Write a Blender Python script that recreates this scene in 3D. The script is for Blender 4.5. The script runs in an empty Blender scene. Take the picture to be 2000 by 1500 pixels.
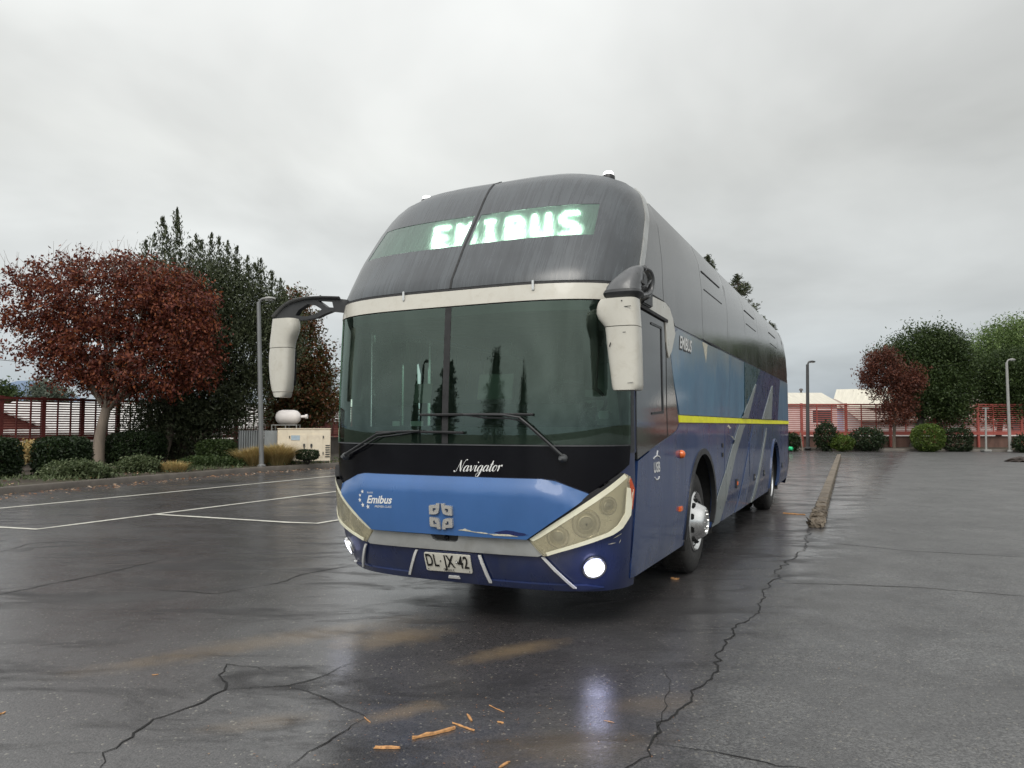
import bpy, bmesh, math, random
import numpy as np
from mathutils import Vector, Matrix
from mathutils.geometry import delaunay_2d_cdt

# ------------------------------------------------------------------ camera, sky, sun
scene = bpy.context.scene
F, CAMH = 1450.0, 1.5
PITCH = math.atan(81 / 1450)
cam = bpy.data.objects.new('camera', bpy.data.cameras.new('camera'))
scene.collection.objects.link(cam); scene.camera = cam
cam.location = (0, 0, CAMH); cam.rotation_euler = (math.pi / 2 + PITCH, 0, 0)
cam.data.sensor_width = 36; cam.data.lens = 36 * F / 2000
cam.data.clip_start = .05; cam.data.clip_end = 6000

SUN_EL, SUN_AZ = math.radians(46), math.radians(192)     # sun behind the photographer, veiled by cloud
world = bpy.data.worlds.new('World'); scene.world = world; world.use_nodes = True
wn = world.node_tree.nodes; wl = world.node_tree.links; wn.clear()
def wnode(t, **k):
    n = wn.new(t)
    for a, b in k.items(): setattr(n, a, b)
    return n
w_out = wnode('ShaderNodeOutputWorld'); w_bg = wnode('ShaderNodeBackground'); w_bg.inputs[1].default_value = .1
wl.new(w_bg.outputs[0], w_out.inputs[0])
sky = wnode('ShaderNodeTexSky', sky_type='NISHITA', sun_disc=False, sun_elevation=SUN_EL, sun_rotation=SUN_AZ, air_density=1.5, dust_density=4)
tc = wnode('ShaderNodeTexCoord'); sep = wnode('ShaderNodeSeparateXYZ'); wl.new(tc.outputs['Generated'], sep.inputs[0])
def wmath(op, a, b=None, clamp=False):
    n = wnode('ShaderNodeMath', operation=op, use_clamp=clamp)
    for i, v in enumerate((a, b)):
        if v is None: continue
        if isinstance(v, (int, float)): n.inputs[i].default_value = v
        else: wl.new(v, n.inputs[i])
    return n.outputs[0]
# overcast brightness by elevation (ramp), cloud lumps (noise, flattened toward the horizon)
el = wnode('ShaderNodeValToRGB'); wl.new(wmath('MAXIMUM', sep.outputs[2], 0), el.inputs[0])
cr = el.color_ramp; cr.elements[0].position = 0; cr.elements[0].color = (.33, .38, .42, 1)
cr.elements[1].position = 1; cr.elements[1].color = (1.0, 1.0, .99, 1)
for p, c in ((.06, (.41, .45, .475)), (.16, (.53, .55, .55)), (.33, (.63, .64, .62)), (.55, (.74, .75, .735))):
    e = cr.elements.new(p); e.color = (*c, 1)
zz = wmath('ADD', wmath('MAXIMUM', sep.outputs[2], 0), .22)
dx = wmath('DIVIDE', sep.outputs[0], zz); dy = wmath('DIVIDE', sep.outputs[1], zz)
cmb = wnode('ShaderNodeCombineXYZ'); wl.new(dx, cmb.inputs[0]); wl.new(dy, cmb.inputs[1])
nz = wnode('ShaderNodeTexNoise'); nz.inputs['Scale'].default_value = 1.15; nz.inputs['Detail'].default_value = 5; nz.inputs['Roughness'].default_value = .48; nz.inputs['Distortion'].default_value = .35
wl.new(cmb.outputs[0], nz.inputs['Vector'])
cl = wnode('ShaderNodeMapRange'); wl.new(nz.outputs[0], cl.inputs[0])
cl.inputs[1].default_value = .3; cl.inputs[2].default_value = .72; cl.inputs[3].default_value = .76; cl.inputs[4].default_value = 1.18
# brighter to the left than to the right
side = wmath('MULTIPLY', sep.outputs[0], -.22); side = wmath('ADD', side, 1.0)
back = wmath('MULTIPLY', wmath('MAXIMUM', wmath('MULTIPLY', sep.outputs[1], -1), 0), .55); back = wmath('ADD', back, 1.0)
br = wmath('MULTIPLY', wmath('MULTIPLY', cl.outputs[0], side), back)
vm = wnode('ShaderNodeVectorMath', operation='SCALE'); wl.new(el.outputs[0], vm.inputs[0]); wl.new(wmath('MULTIPLY', br, 13.2), vm.inputs['Scale'])
mx = wnode('ShaderNodeMix', data_type='RGBA'); mx.inputs[0].default_value = .93
wl.new(sky.outputs[0], mx.inputs[6]); wl.new(vm.outputs[0], mx.inputs[7]); wl.new(mx.outputs[2], w_bg.inputs[0])

sun = bpy.data.objects.new('sun', bpy.data.lights.new('sun', 'SUN')); scene.collection.objects.link(sun)
sun.data.energy = 1.5; sun.data.angle = math.radians(32); sun.data.color = (1, .96, .9)
# Nishita sun_rotation is measured clockwise from +Y
sd = Vector((math.sin(SUN_AZ) * math.cos(SUN_EL), math.cos(SUN_AZ) * math.cos(SUN_EL), math.sin(SUN_EL)))
sun.rotation_euler = sd.to_track_quat('Z', 'Y').to_euler()
scene.view_settings.view_transform = 'Standard'; scene.view_settings.look = 'None'
scene.view_settings.exposure = 0.0; scene.view_settings.gamma = 1
scene.cycles.max_bounces = 8; scene.cycles.transparent_max_bounces = 16
scene.cycles.caustics_reflective = False; scene.cycles.caustics_refractive = False

# ------------------------------------------------------------------ helpers
rnd = random.Random(7)
cP, sP = math.cos(PITCH), math.sin(PITCH)
def ray(px, py):
    a, b = (px - 1000) / F, (750 - py) / F
    return Vector((a, cP - b * sP, sP + b * cP))
def gpt(px, py, z=0.0):
    r = ray(px, py); t = (z - CAMH) / r.z
    return Vector((r.x * t, r.y * t, z))
def at(px, py, Y):
    r = ray(px, py); t = Y / r.y
    return Vector((r.x * t, Y, CAMH + r.z * t))

def tag(o, label=None, cat=None, group=None, kind=None):
    if label: o['label'] = label
    if cat: o['category'] = cat
    if group: o['group'] = group
    if kind: o['kind'] = kind
    return o
def empty(name, loc=(0, 0, 0), rz=0, **k):
    o = bpy.data.objects.new(name, None); scene.collection.objects.link(o)
    o.location = loc; o.rotation_euler = (0, 0, rz); o.empty_display_size = .3
    return tag(o, **k)
def mesh_obj(name, verts, faces, mats, parent=None, smooth=True, midx=None, sharp=.6):
    me = bpy.data.meshes.new(name); me.from_pydata([tuple(v) for v in verts], [], faces)
    if not isinstance(mats, (list, tuple)): mats = [mats]
    for m in mats: me.materials.append(m)
    if midx: me.polygons.foreach_set('material_index', midx)
    if smooth:
        me.polygons.foreach_set('use_smooth', [True] * len(faces))
        try: me.set_sharp_from_angle(angle=sharp)
        except Exception: pass
    me.update()
    o = bpy.data.objects.new(name, me); scene.collection.objects.link(o)
    if parent: o.parent = parent
    return o

class MB:
    def __init__(s): s.v = []; s.f = []; s.m = []; s.cur = 0
    def add(s, vs, fs):
        b = len(s.v); s.v += [Vector(v) for v in vs]
        for f in fs: s.f.append([b + i for i in f]); s.m.append(s.cur)
    def box(s, c, size, rot=None, bev=0.0, taper=1.0):
        x, y, z = (q / 2 for q in size); c = Vector(c)
        if bev <= 0:
            vs = [Vector((sx * x * (taper if sz > 0 else 1), sy * y * (taper if sz > 0 else 1), sz * z)) for sz in (-1, 1) for sy in (-1, 1) for sx in (-1, 1)]
            fs = [(0, 2, 3, 1), (4, 5, 7, 6), (0, 1, 5, 4), (2, 6, 7, 3), (0, 4, 6, 2), (1, 3, 7, 5)]
        else:
            bm = bmesh.new(); bmesh.ops.create_cube(bm, size=1)
            for v in bm.verts: v.co = Vector((v.co.x * size[0], v.co.y * size[1], v.co.z * size[2]))
            bmesh.ops.bevel(bm, geom=bm.edges[:] , offset=bev, segments=2, affect='EDGES')
            bm.verts.index_update()
            vs = [v.co.copy() for v in bm.verts]; fs = [[v.index for v in f.verts] for f in bm.faces]; bm.free()
        if rot is not None: vs = [rot @ v for v in vs]
        s.add([c + v for v in vs], fs); return s
    def tube(s, pts, radii, n=8, cap=True, squash=None):
        pts = [Vector(p) for p in pts]
        if isinstance(radii, (int, float)): radii = [radii] * len(pts)
        vs = []; prev = None
        for i, p in enumerate(pts):
            d = (pts[min(i + 1, len(pts) - 1)] - pts[max(i - 1, 0)]).normalized()
            if prev is None:
                u = d.orthogonal().normalized() if squash is None else (Vector(squash) - d * d.dot(Vector(squash))).normalized()
            else:
                u = (prev - d * prev.dot(d)); u = u.normalized() if u.length > 1e-6 else d.orthogonal().normalized()
            prev = u; w = d.cross(u)
            r = radii[i]; ru, rw = (r if isinstance(r, (tuple, list)) else (r, r))
            for k in range(n):
                a = 2 * math.pi * k / n
                vs.append(p + u * (ru * math.cos(a)) + w * (rw * math.sin(a)))
        fs = []
        for i in range(len(pts) - 1):
            for k in range(n):
                a = i * n + k; b = i * n + (k + 1) % n
                fs.append((a, b, b + n, a + n))
        if cap:
            fs.append(list(range(n))[::-1]); fs.append([(len(pts) - 1) * n + k for k in range(n)])
        s.add(vs, fs); return s
    def lathe(s, prof, c, axis='z', n=24, M=None):
        vs = []; fs = []; c = Vector(c)
        for r, h in prof:
            for k in range(n):
                a = 2 * math.pi * k / n; u, w = r * math.cos(a), r * math.sin(a)
                v = {'z': Vector((u, w, h)), 'x': Vector((h, u, w)), 'y': Vector((u, h, w))}[axis]
                if M is not None: v = M @ v
                vs.append(c + v)
        for i in range(len(prof) - 1):
            for k in range(n):
                a = i * n + k; b = i * n + (k + 1) % n
                fs.append((a, b, b + n, a + n))
        fs.append(list(range(n))[::-1]); fs.append([(len(prof) - 1) * n + k for k in range(n)])
        s.add(vs, fs); return s
    def prism(s, poly, z0, z1):
        n = len(poly)
        vs = [(x, y, z0) for x, y in poly] + [(x, y, z1) for x, y in poly]
        fs = [list(range(n))[::-1], list(range(n, 2 * n))] + [(i, (i + 1) % n, n + (i + 1) % n, n + i) for i in range(n)]
        s.add(vs, fs); return s
    def build(s, name, mats, parent=None, smooth=True, sharp=.6):
        return mesh_obj(name, s.v, s.f, mats, parent, smooth, s.m if any(s.m) else None, sharp)

def catmull(pts, k=6):
    P = [Vector(p) for p in pts]; out = []
    for i in range(len(P) - 1):
        p0, p1, p2, p3 = P[max(i - 1, 0)], P[i], P[i + 1], P[min(i + 2, len(P) - 1)]
        for j in range(k):
            t = j / k
            out.append(.5 * ((2 * p1) + (p2 - p0) * t + (2 * p0 - 5 * p1 + 4 * p2 - p3) * t * t + (3 * p1 - p0 - 3 * p2 + p3) * t ** 3))
    out.append(P[-1]); return out

# ------------------------------------------------------------------ materials
class NT:
    def __init__(s, name):
        s.mat = bpy.data.materials.new(name); s.mat.use_nodes = True
        s.t = s.mat.node_tree; s.t.nodes.clear()
        s.out = s.n('ShaderNodeOutputMaterial')
        s.tc = s.n('ShaderNodeTexCoord')
    def n(s, t, **k):
        x = s.t.nodes.new(t)
        for a, b in k.items(): setattr(x, a, b)
        return x
    def set(s, sock, v):
        if v is None: return
        if isinstance(v, bpy.types.NodeSocket): s.t.links.new(v, sock)
        elif isinstance(v, (tuple, list)) and len(v) == 3 and sock.type == 'RGBA': sock.default_value = (*v, 1)
        else: sock.default_value = v
    def math(s, op, a, b=None, c=None, clamp=False):
        x = s.n('ShaderNodeMath', operation=op, use_clamp=clamp)
        for i, v in enumerate((a, b, c)): s.set(x.inputs[i], v)
        return x.outputs[0]
    def mapping(s, scale=(1, 1, 1), rot=(0, 0, 0), loc=(0, 0, 0), src=None):
        x = s.n('ShaderNodeMapping'); x.inputs['Scale'].default_value = scale; x.inputs['Rotation'].default_value = rot; x.inputs['Location'].default_value = loc
        s.set(x.inputs[0], src or s.tc.outputs['Object']); return x.outputs[0]
    def noise(s, scale, detail=3, rough=.5, vec=None, dist=0):
        x = s.n('ShaderNodeTexNoise'); x.inputs['Scale'].default_value = scale; x.inputs['Detail'].default_value = detail
        x.inputs['Roughness'].default_value = rough; x.inputs['Distortion'].default_value = dist
        s.set(x.inputs['Vector'], vec or s.tc.outputs['Object']); return x.outputs[0]
    def rng(s, v, a, b, c=0.0, d=1.0):
        x = s.n('ShaderNodeMapRange'); s.set(x.inputs[0], v)
        for i, q in enumerate((a, b, c, d)): x.inputs[i + 1].default_value = q
        return x.outputs[0]
    def mix(s, f, a, b):
        x = s.n('ShaderNodeMix', data_type='RGBA'); s.set(x.inputs[0], f); s.set(x.inputs[6], a); s.set(x.inputs[7], b); return x.outputs[2]
    def mixf(s, f, a, b):
        x = s.n('ShaderNodeMix', data_type='FLOAT'); s.set(x.inputs[0], f); s.set(x.inputs[2], a); s.set(x.inputs[3], b); return x.outputs[0]
    def bump(s, h, strength=.3, dist=.01):
        x = s.n('ShaderNodeBump'); s.set(x.inputs['Height'], h); s.set(x.inputs['Strength'], strength); x.inputs['Distance'].default_value = dist; return x.outputs[0]
    def pbr(s, col, rough=.5, metal=0, normal=None, coat=0, spec=None, ior=None, emis=None, es=0, coat_rough=.05):
        x = s.n('ShaderNodeBsdfPrincipled'); s.set(x.inputs['Base Color'], col); s.set(x.inputs['Roughness'], rough); s.set(x.inputs['Metallic'], metal)
        if normal is not None: s.set(x.inputs['Normal'], normal)
        s.set(x.inputs['Coat Weight'], coat); x.inputs['Coat Roughness'].default_value = coat_rough
        if spec is not None: s.set(x.inputs['Specular IOR Level'], spec)
        if ior: x.inputs['IOR'].default_value = ior
        if emis: s.set(x.inputs['Emission Color'], emis); x.inputs['Emission Strength'].default_value = es
        return x.outputs[0]
    def done(s, sh): s.t.links.new(sh, s.out.inputs[0]); return s.mat

def simple(name, col, rough=.5, metal=0, var=.25, scale=6, coat=0, bump=0, bscale=60, stretch=(1, 1, 1), rvar=.1, dirt=None, dirt_amt=.5, dscale=4):
    t = NT(name); v = t.mapping(stretch)
    nz = t.noise(scale, 5, .6, v)
    c2 = tuple(min(1, q * (1 - var)) for q in col); c3 = tuple(min(1, q * (1 + var)) for q in col)
    c = t.mix(t.rng(nz, .3, .7), c2, c3)
    if dirt:
        d = t.rng(t.noise(dscale, 8, .65, v, .5), .5, .72, 0, dirt_amt); c = t.mix(d, c, dirt)
    r = t.rng(t.noise(scale * 2.3, 4, .6, v), .3, .7, max(.02, rough - rvar), min(1, rough + rvar))
    nb = t.bump(t.noise(bscale, 4, .6, v), bump) if bump else None
    return t.done(t.pbr(c, r, metal, nb, coat))

M = {}
M['navy'] = simple('navy_paint', (.018, .030, .095), .32, 0, .25, 3, coat=.6, dirt=(.06, .065, .085), dirt_amt=.35, stretch=(1, 1, .35))
M['hood_blue'] = simple('bright_blue_paint', (.043, .125, .32), .34, 0, .10, 2.5, coat=.35, dirt=(.05, .13, .36), dirt_amt=.4, stretch=(1, 1, .5))
M['silver'] = simple('silver_paint', (.42, .43, .42), .38, .25, .12, 5, coat=.2, dirt=(.26, .25, .22), dirt_amt=.6, bump=.03)
M['cream'] = simple('cream_paint', (.57, .55, .485), .36, 0, .04, 3, coat=.3, dirt=(.38, .34, .26), dirt_amt=.3, dscale=16)
M['roof_white'] = simple('roof_white_paint', (.5, .5, .48), .5, 0, .15, 5)
t = NT('black_gloss_panel'); M['black_gloss'] = t.done(t.pbr((.004, .004, .006), t.rng(t.noise(5, 4, .6), .3, .7, .12, .24), 0, spec=.22))
M['rubber'] = simple('black_rubber', (.02, .02, .021), .7, 0, .3, 14, bump=.2)
M['black_plastic'] = simple('black_plastic', (.022, .023, .025), .42, 0, .3, 20)
M['grey_plastic'] = simple('dark_grey_plastic', (.085, .088, .092), .36, 0, .2, 12, coat=.2, dirt=(.15, .15, .15), dirt_amt=.4)
M['under'] = simple('underbody_dark', (.012, .012, .012), .8, 0, .3, 8)
M['yellow'] = simple('yellow_reflective_tape', (.95, .92, .01), .45, 0, .08, 12, dirt=(.5, .45, .08), dirt_amt=.4)
M['chrome'] = simple('chrome', (.72, .72, .71), .22, 1, .08, 14, dirt=(.25, .23, .2), dirt_amt=.4)
M['white'] = simple('white_lettering', (.78, .78, .76), .5, 0, .06, 20)
M['orange'] = simple('orange_lens', (.85, .16, .02), .25, 0, .12, 20, coat=.5)
M['red_lens'] = simple('red_lens', (.55, .08, .02), .25, 0, .12, 20, coat=.5)
M['interior'] = simple('interior_dark', (.035, .038, .04), .7, 0, .3, 6)
M['interior_grey'] = simple('interior_grey', (.22, .23, .22), .7, 0, .3, 6)
M['paper'] = simple('paper', (.55, .6, .58), .7, 0, .1, 8)
M['emblem'] = simple('brushed_metal_emblem', (.62, .60, .56), .3, .6, .1, 30)
M['letter_black'] = simple('black_lettering', (.01, .01, .01), .5, 0, .1, 20)
M['scratch'] = simple('bare_scraped_plastic', (.55, .52, .42), .6, 0, .3, 60)

def emit(name, col, st):
    t = NT(name); e = t.n('ShaderNodeEmission'); t.set(e.inputs[0], col); e.inputs[1].default_value = st; return t.done(e.outputs[0])
M['lamp_on'] = emit('lit_lamp', (.84, .86, 1.0), 3.6)
M['marker_on'] = emit('lit_marker', (1, 1, .97), 6)

def wet_glass(name, tint, dirtc, damt, gl_rough=.03, ior=1.55, streak=1.0):
    t = NT(name)
    v = t.mapping((34, 1.6, 1.6)); s1 = t.noise(1.0, 6, .7, v, .4)
    v2 = t.mapping((1, 1, 1)); s2 = t.noise(2.2, 4, .6, v2)
    tr = t.n('ShaderNodeBsdfTransparent'); t.set(tr.inputs[0], tint)
    gl = t.n('ShaderNodeBsdfGlossy'); t.set(gl.inputs['Roughness'], gl_rough); t.set(gl.inputs[0], (.72, .88, .78))
    fr = t.n('ShaderNodeFresnel'); fr.inputs[0].default_value = ior
    df = t.n('ShaderNodeBsdfDiffuse'); t.set(df.inputs[0], dirtc)
    m1 = t.n('ShaderNodeMixShader'); d = t.math('MULTIPLY', t.rng(s1, .35, .75, .35, 1.0), t.rng(s2, .3, .7, .6, 1.3)); d = t.math('MULTIPLY', d, damt)
    t.set(m1.inputs[0], d); t.set(m1.inputs[1], tr.outputs[0]); t.set(m1.inputs[2], df.outputs[0])
    m2 = t.n('ShaderNodeMixShader'); t.set(m2.inputs[0], fr.outputs[0]); t.set(m2.inputs[1], m1.outputs[0]); t.set(m2.inputs[2], gl.outputs[0])
    return t.done(m2.outputs[0])
M['windscreen'] = wet_glass('windscreen_glass', (.60, .80, .69), (.12, .20, .15), .06, .010, 1.9)
t = NT('green_strip_glass'); v = t.mapping((60, 3, 3)); s1 = t.noise(1.0, 6, .7, v, .6)
rf_ = t.n('ShaderNodeBsdfRefraction'); t.set(rf_.inputs[0], (.66, .88, .76)); rf_.inputs['IOR'].default_value = 1.12; t.set(rf_.inputs['Roughness'], t.rng(s1, .3, .7, .42, .85)); t.set(rf_.inputs['Normal'], t.bump(s1, 1.0, .05))
df = t.n('ShaderNodeBsdfDiffuse'); t.set(df.inputs[0], (.27, .42, .35)); gl = t.n('ShaderNodeBsdfGlossy'); t.set(gl.inputs['Roughness'], .15); fr = t.n('ShaderNodeFresnel'); fr.inputs[0].default_value = 1.6
m1 = t.n('ShaderNodeMixShader'); t.set(m1.inputs[0], t.rng(s1, .3, .7, .22, .42)); t.set(m1.inputs[1], rf_.outputs[0]); t.set(m1.inputs[2], df.outputs[0])
m2 = t.n('ShaderNodeMixShader'); t.set(m2.inputs[0], fr.outputs[0]); t.set(m2.inputs[1], m1.outputs[0]); t.set(m2.inputs[2], gl.outputs[0]); M['led_glass'] = t.done(m2.outputs[0])
M['door_glass'] = wet_glass('door_glass', (.45, .6, .52), (.15, .2, .17), .12)

def dark_glass(name, base, dust, amt, rough0=.05, rough1=.3, front=False, ior=None):
    t = NT(name)
    v = t.mapping((30, 1.5, 1.5) if front else (30, 30, 1.3)); s1 = t.noise(1.0, 7, .72, v, .5)
    s2 = t.noise(1.6, 4, .55); s3 = t.noise(60, 2, .5)
    k = t.math('MULTIPLY', t.rng(s1, .38, .72), t.rng(s2, .3, .7, .35, 1.0))
    k = t.math('ADD', t.math('MULTIPLY', k, amt), t.rng(s2, .3, .7, amt * .25, amt * .6))
    c = t.mix(k, base, dust)
    r = t.rng(k, 0, amt * 1.3, rough0, rough1)
    return t.done(t.pbr(c, r, 0, t.bump(s3, .02), spec=None if ior else .7, ior=ior))
M['front_dark_glass'] = dark_glass('rain_streaked_dark_glass', (.02, .022, .025), (.13, .15, .165), .48, .13, .42, True)
M['side_dark_glass'] = dark_glass('dark_side_glass', (.016, .017, .019), (.16, .16, .16), .45, .05, .2, ior=1.85)
M['driver_glass'] = dark_glass('driver_side_glass', (.02, .021, .022), (.09, .09, .085), .3, .02, .08, ior=2.0)

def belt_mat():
    t = NT('steel_blue_paint'); sp = t.n('ShaderNodeSeparateXYZ'); t.set(sp.inputs[0], t.tc.outputs['Object'])
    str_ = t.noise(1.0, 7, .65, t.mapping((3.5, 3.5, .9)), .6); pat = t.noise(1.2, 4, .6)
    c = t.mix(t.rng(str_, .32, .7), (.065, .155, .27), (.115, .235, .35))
    # mixed to grey toward the panel top, slightly more near the front, ragged edge
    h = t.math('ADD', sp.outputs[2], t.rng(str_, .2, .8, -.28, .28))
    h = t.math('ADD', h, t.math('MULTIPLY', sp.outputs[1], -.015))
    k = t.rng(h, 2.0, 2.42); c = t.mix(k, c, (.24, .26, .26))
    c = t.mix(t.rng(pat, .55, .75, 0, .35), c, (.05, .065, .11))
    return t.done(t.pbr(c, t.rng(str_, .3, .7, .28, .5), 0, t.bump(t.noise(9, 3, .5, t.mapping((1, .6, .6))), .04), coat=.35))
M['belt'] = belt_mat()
M['side_navy'] = simple('faded_navy_paint', (.020, .050, .155), .3, 0, .22, 1.0, coat=.5, dirt=(.06, .07, .10), dirt_amt=.25, stretch=(1, 1, .4), dscale=2.2)
M['livery_navy'] = simple('livery_navy', (.012, .022, .11), .3, 0, .2, 2, coat=.4)
M['livery_teal'] = simple('livery_teal', (.02, .065, .085), .3, 0, .2, 2, coat=.4)
M['livery_grey'] = simple('livery_grey', (.24, .27, .27), .35, 0, .15, 3, coat=.3)
M['livery_mid'] = simple('livery_faint_blue', (.05, .085, .19), .3, 0, .2, 3, coat=.4)

# ------------------------------------------------------------------ bus surface
K = np.array([[.3, 1.224, .23, .52], [.45, 1.275, .11, .54], [.7, 1.295, .06, .54], [1.0, 1.3, .03, .54], [1.6, 1.3, .03, .52], [2.2, 1.3, .06, .52],
    [2.45, 1.3, .08, .52], [2.6, 1.3, .11, .55], [2.9, 1.29, .3, .54], [3.2, 1.259, .52, .53], [3.4, 1.193, .66, .52], [3.54, 1.081, .78, .5],
    [3.62, .856, .91, .42], [3.665, .51, 1.18, .27], [3.68, .255, 1.63, .17]])
# resample with a smooth (monotone-ish) interpolation so the dome has no visible facets
def smoothK():
    zs = K[:, 0]; zz = np.concatenate([np.linspace(.3, 2.4, 22), np.linspace(2.42, 3.68, 127)])
    cols = []
    for i in (1, 2, 3):
        y = np.interp(zz, zs, K[:, i]); 
        for _ in range(3):
            y[1:-1] = .25 * y[:-2] + .5 * y[1:-1] + .25 * y[2:]
        cols.append(y)
    return np.stack([zz] + cols, 1)
KS = smoothK()
PX, QY, YB, RC = 3.8, 2.0, 12.05, .22
_T = (np.linspace(0, 1, 90) ** 1.7) * math.pi / 2
_cache = {}
def ring_table(z):
    k = round(z, 3)
    if k in _cache: return _cache[k]
    w, f, L = (float(np.interp(z, KS[:, 0], KS[:, i])) for i in (1, 2, 3))
    x = w * np.sin(_T) ** (2 / PX); y = f + L * (1 - np.cos(_T) ** (2 / QY))
    yb = YB - max(0, z - 2.2) * .28 - max(0, .8 - z) * .25
    rc = min(RC, w * .8)
    th = np.linspace(0, math.pi / 2, 9)
    cx = w - rc + rc * np.cos(th); cy = yb - rc + rc * np.sin(th)
    x = np.concatenate([x, cx, [0]]); y = np.concatenate([y, cy, [yb]])
    s = np.concatenate([[0], np.cumsum(np.hypot(np.diff(x), np.diff(y)))])
    _cache[k] = (s, x, y, s[89], y[89]); return _cache[k]
def ring(s, z):
    S, X, Y, sc, yc = ring_table(z); a = abs(s); sg = 1 if s >= 0 else -1
    return sg * float(np.interp(a, S, X)), float(np.interp(a, S, Y))
def sX(x, z):                      # arc length on the front for lateral x
    S, X, Y, sc, yc = ring_table(z); return math.copysign(float(np.interp(abs(x), X[:90], S[:90])), x)
def sY(y, z, sg=1):                # arc length on the side for length y
    S, X, Y, sc, yc = ring_table(z); return sg * (sc + (y - yc))
def sC(z): return ring_table(z)[3]
def surf(s, z, off=0.0):
    e = .012; z1, z2 = max(.3, z - e), min(3.679, z + e)
    x0, y0 = ring(s - e, z); x1, y1 = ring(s + e, z); xa, ya = ring(s, z1); xb, yb = ring(s, z2); x, y = ring(s, z)
    t = Vector((x1 - x0, y1 - y0, 0)); u = Vector((xb - xa, yb - ya, z2 - z1))
    n = t.cross(u); n = n.normalized() if n.length > 1e-9 else Vector((0, -1, 0))
    return Vector((x, y, z)) + n * off

def inpoly(p, poly):
    x, y = p; c = False; n = len(poly)
    for i in range(n):
        x1, y1 = poly[i]; x2, y2 = poly[(i + 1) % n]
        if (y1 > y) != (y2 > y) and x < (x2 - x1) * (y - y1) / (y2 - y1) + x1: c = not c
    return c
def subdiv(poly, res):
    out = []
    for i in range(len(poly)):
        a = Vector(poly[i][:2]); b = Vector(poly[(i + 1) % len(poly)][:2]); n = max(1, int(math.ceil((b - a).length / res)))
        for k in range(n): out.append(a.lerp(b, k / n))
    return out
def cdt(poly, holes=(), res=.05, resv=None):
    resv = resv or res
    loops = [subdiv(poly, res)] + [subdiv(h, res) for h in holes]
    pts = []; edges = []
    for lp in loops:
        b = len(pts); pts += lp; edges += [(b + i, b + (i + 1) % len(lp)) for i in range(len(lp))]
    B = np.array([tuple(p) for p in pts])
    x0, y0 = B.min(0); x1, y1 = B.max(0)
    nx = int((x1 - x0) / res); ny = int((y1 - y0) / resv)
    for i in range(1, nx + 1):
        for j in range(1, ny + 1):
            p = (x0 + i * res - res * .37, y0 + j * resv - resv * .41)
            if inpoly(p, poly) and not any(inpoly(p, h) for h in holes):
                if np.min((B[:, 0] - p[0]) ** 2 + (B[:, 1] - p[1]) ** 2) > (min(res, resv) * .35) ** 2: pts.append(Vector(p))
    V, E, T = delaunay_2d_cdt(pts, edges, [], 0, 1e-6)[:3]
    tri = []
    for t in T:
        c = (V[t[0]] + V[t[1]] + V[t[2]]) / 3
        if inpoly(c, poly) and not any(inpoly(c, h) for h in holes): tri.append(list(t))
    return [tuple(v) for v in V], tri
def thick_patch(name, V, T, fo, fi, mat, parent, sharp=.6):
    """fo(u,v), fi(u,v): outer and inner 3-D positions"""
    used = sorted({i for t in T for i in t}); mp = {u: k for k, u in enumerate(used)}
    T = [[mp[i] for i in t] for t in T]; V = [V[i] for i in used]; n = len(V)
    out = [fo(*p) for p in V]; 
    cnt = {}
    for t in T:
        for a, b in ((t[0], t[1]), (t[1], t[2]), (t[2], t[0])): cnt[(a, b)] = 1
    bd = [(a, b) for a, b in cnt if (b, a) not in cnt]
    bi = {}
    verts = list(out)
    for a, b in bd:
        for q in (a, b):
            if q not in bi: bi[q] = len(verts); verts.append(fi(*V[q]))
    faces = list(T) + [[b, a, bi[a], bi[b]] for a, b in bd]
    return mesh_obj(name, verts, faces, mat, parent, True, None, sharp)
def patch(name, poly, mat, parent, off=.006, th=.012, res=.06, holes=(), offf=None, resv=None):
    V, T = cdt(poly, holes, res, resv)
    fo = (lambda u, v: surf(u, v, offf(u, v))) if offf else (lambda u, v: surf(u, v, off))
    fi = lambda u, v: surf(u, v, (offf(u, v) if offf else off) - th)
    return thick_patch(name, V, T, fo, fi, mat, parent)
def PXY(pts): return [(sX(x, z), z) for x, z in pts]
def SYZ(pts, sg=1): return [(sY(y, z, sg), z) for y, z in (pts if sg > 0 else pts[::-1])]
def round_poly(pts, r=.02, k=4):
    out = []; n = len(pts)
    for i in range(n):
        p = Vector(pts[i]); a = Vector(pts[i - 1]); b = Vector(pts[(i + 1) % n])
        ra = min(r, (a - p).length * .45); rb = min(r, (b - p).length * .45)
        A = p + (a - p).normalized() * ra; Bq = p + (b - p).normalized() * rb
        for j in range(k + 1):
            t = j / k; out.append(tuple((A * (1 - t) + p * t).lerp(p * (1 - t) + Bq * t, t)))
    return out

# ------------------------------------------------------------------ the bus
TH = math.radians(25.8)
Rv = Vector((math.cos(TH), -math.sin(TH), 0)); Dv = Vector((math.sin(TH), math.cos(TH), 0))
BO = Vector((-.483, 5.54, 0)) - Rv * .03
bus = empty('coach_bus', BO, -TH, label='blue intercity coach bus with rain streaked dark glass parked on wet asphalt', cat='bus')

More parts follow.
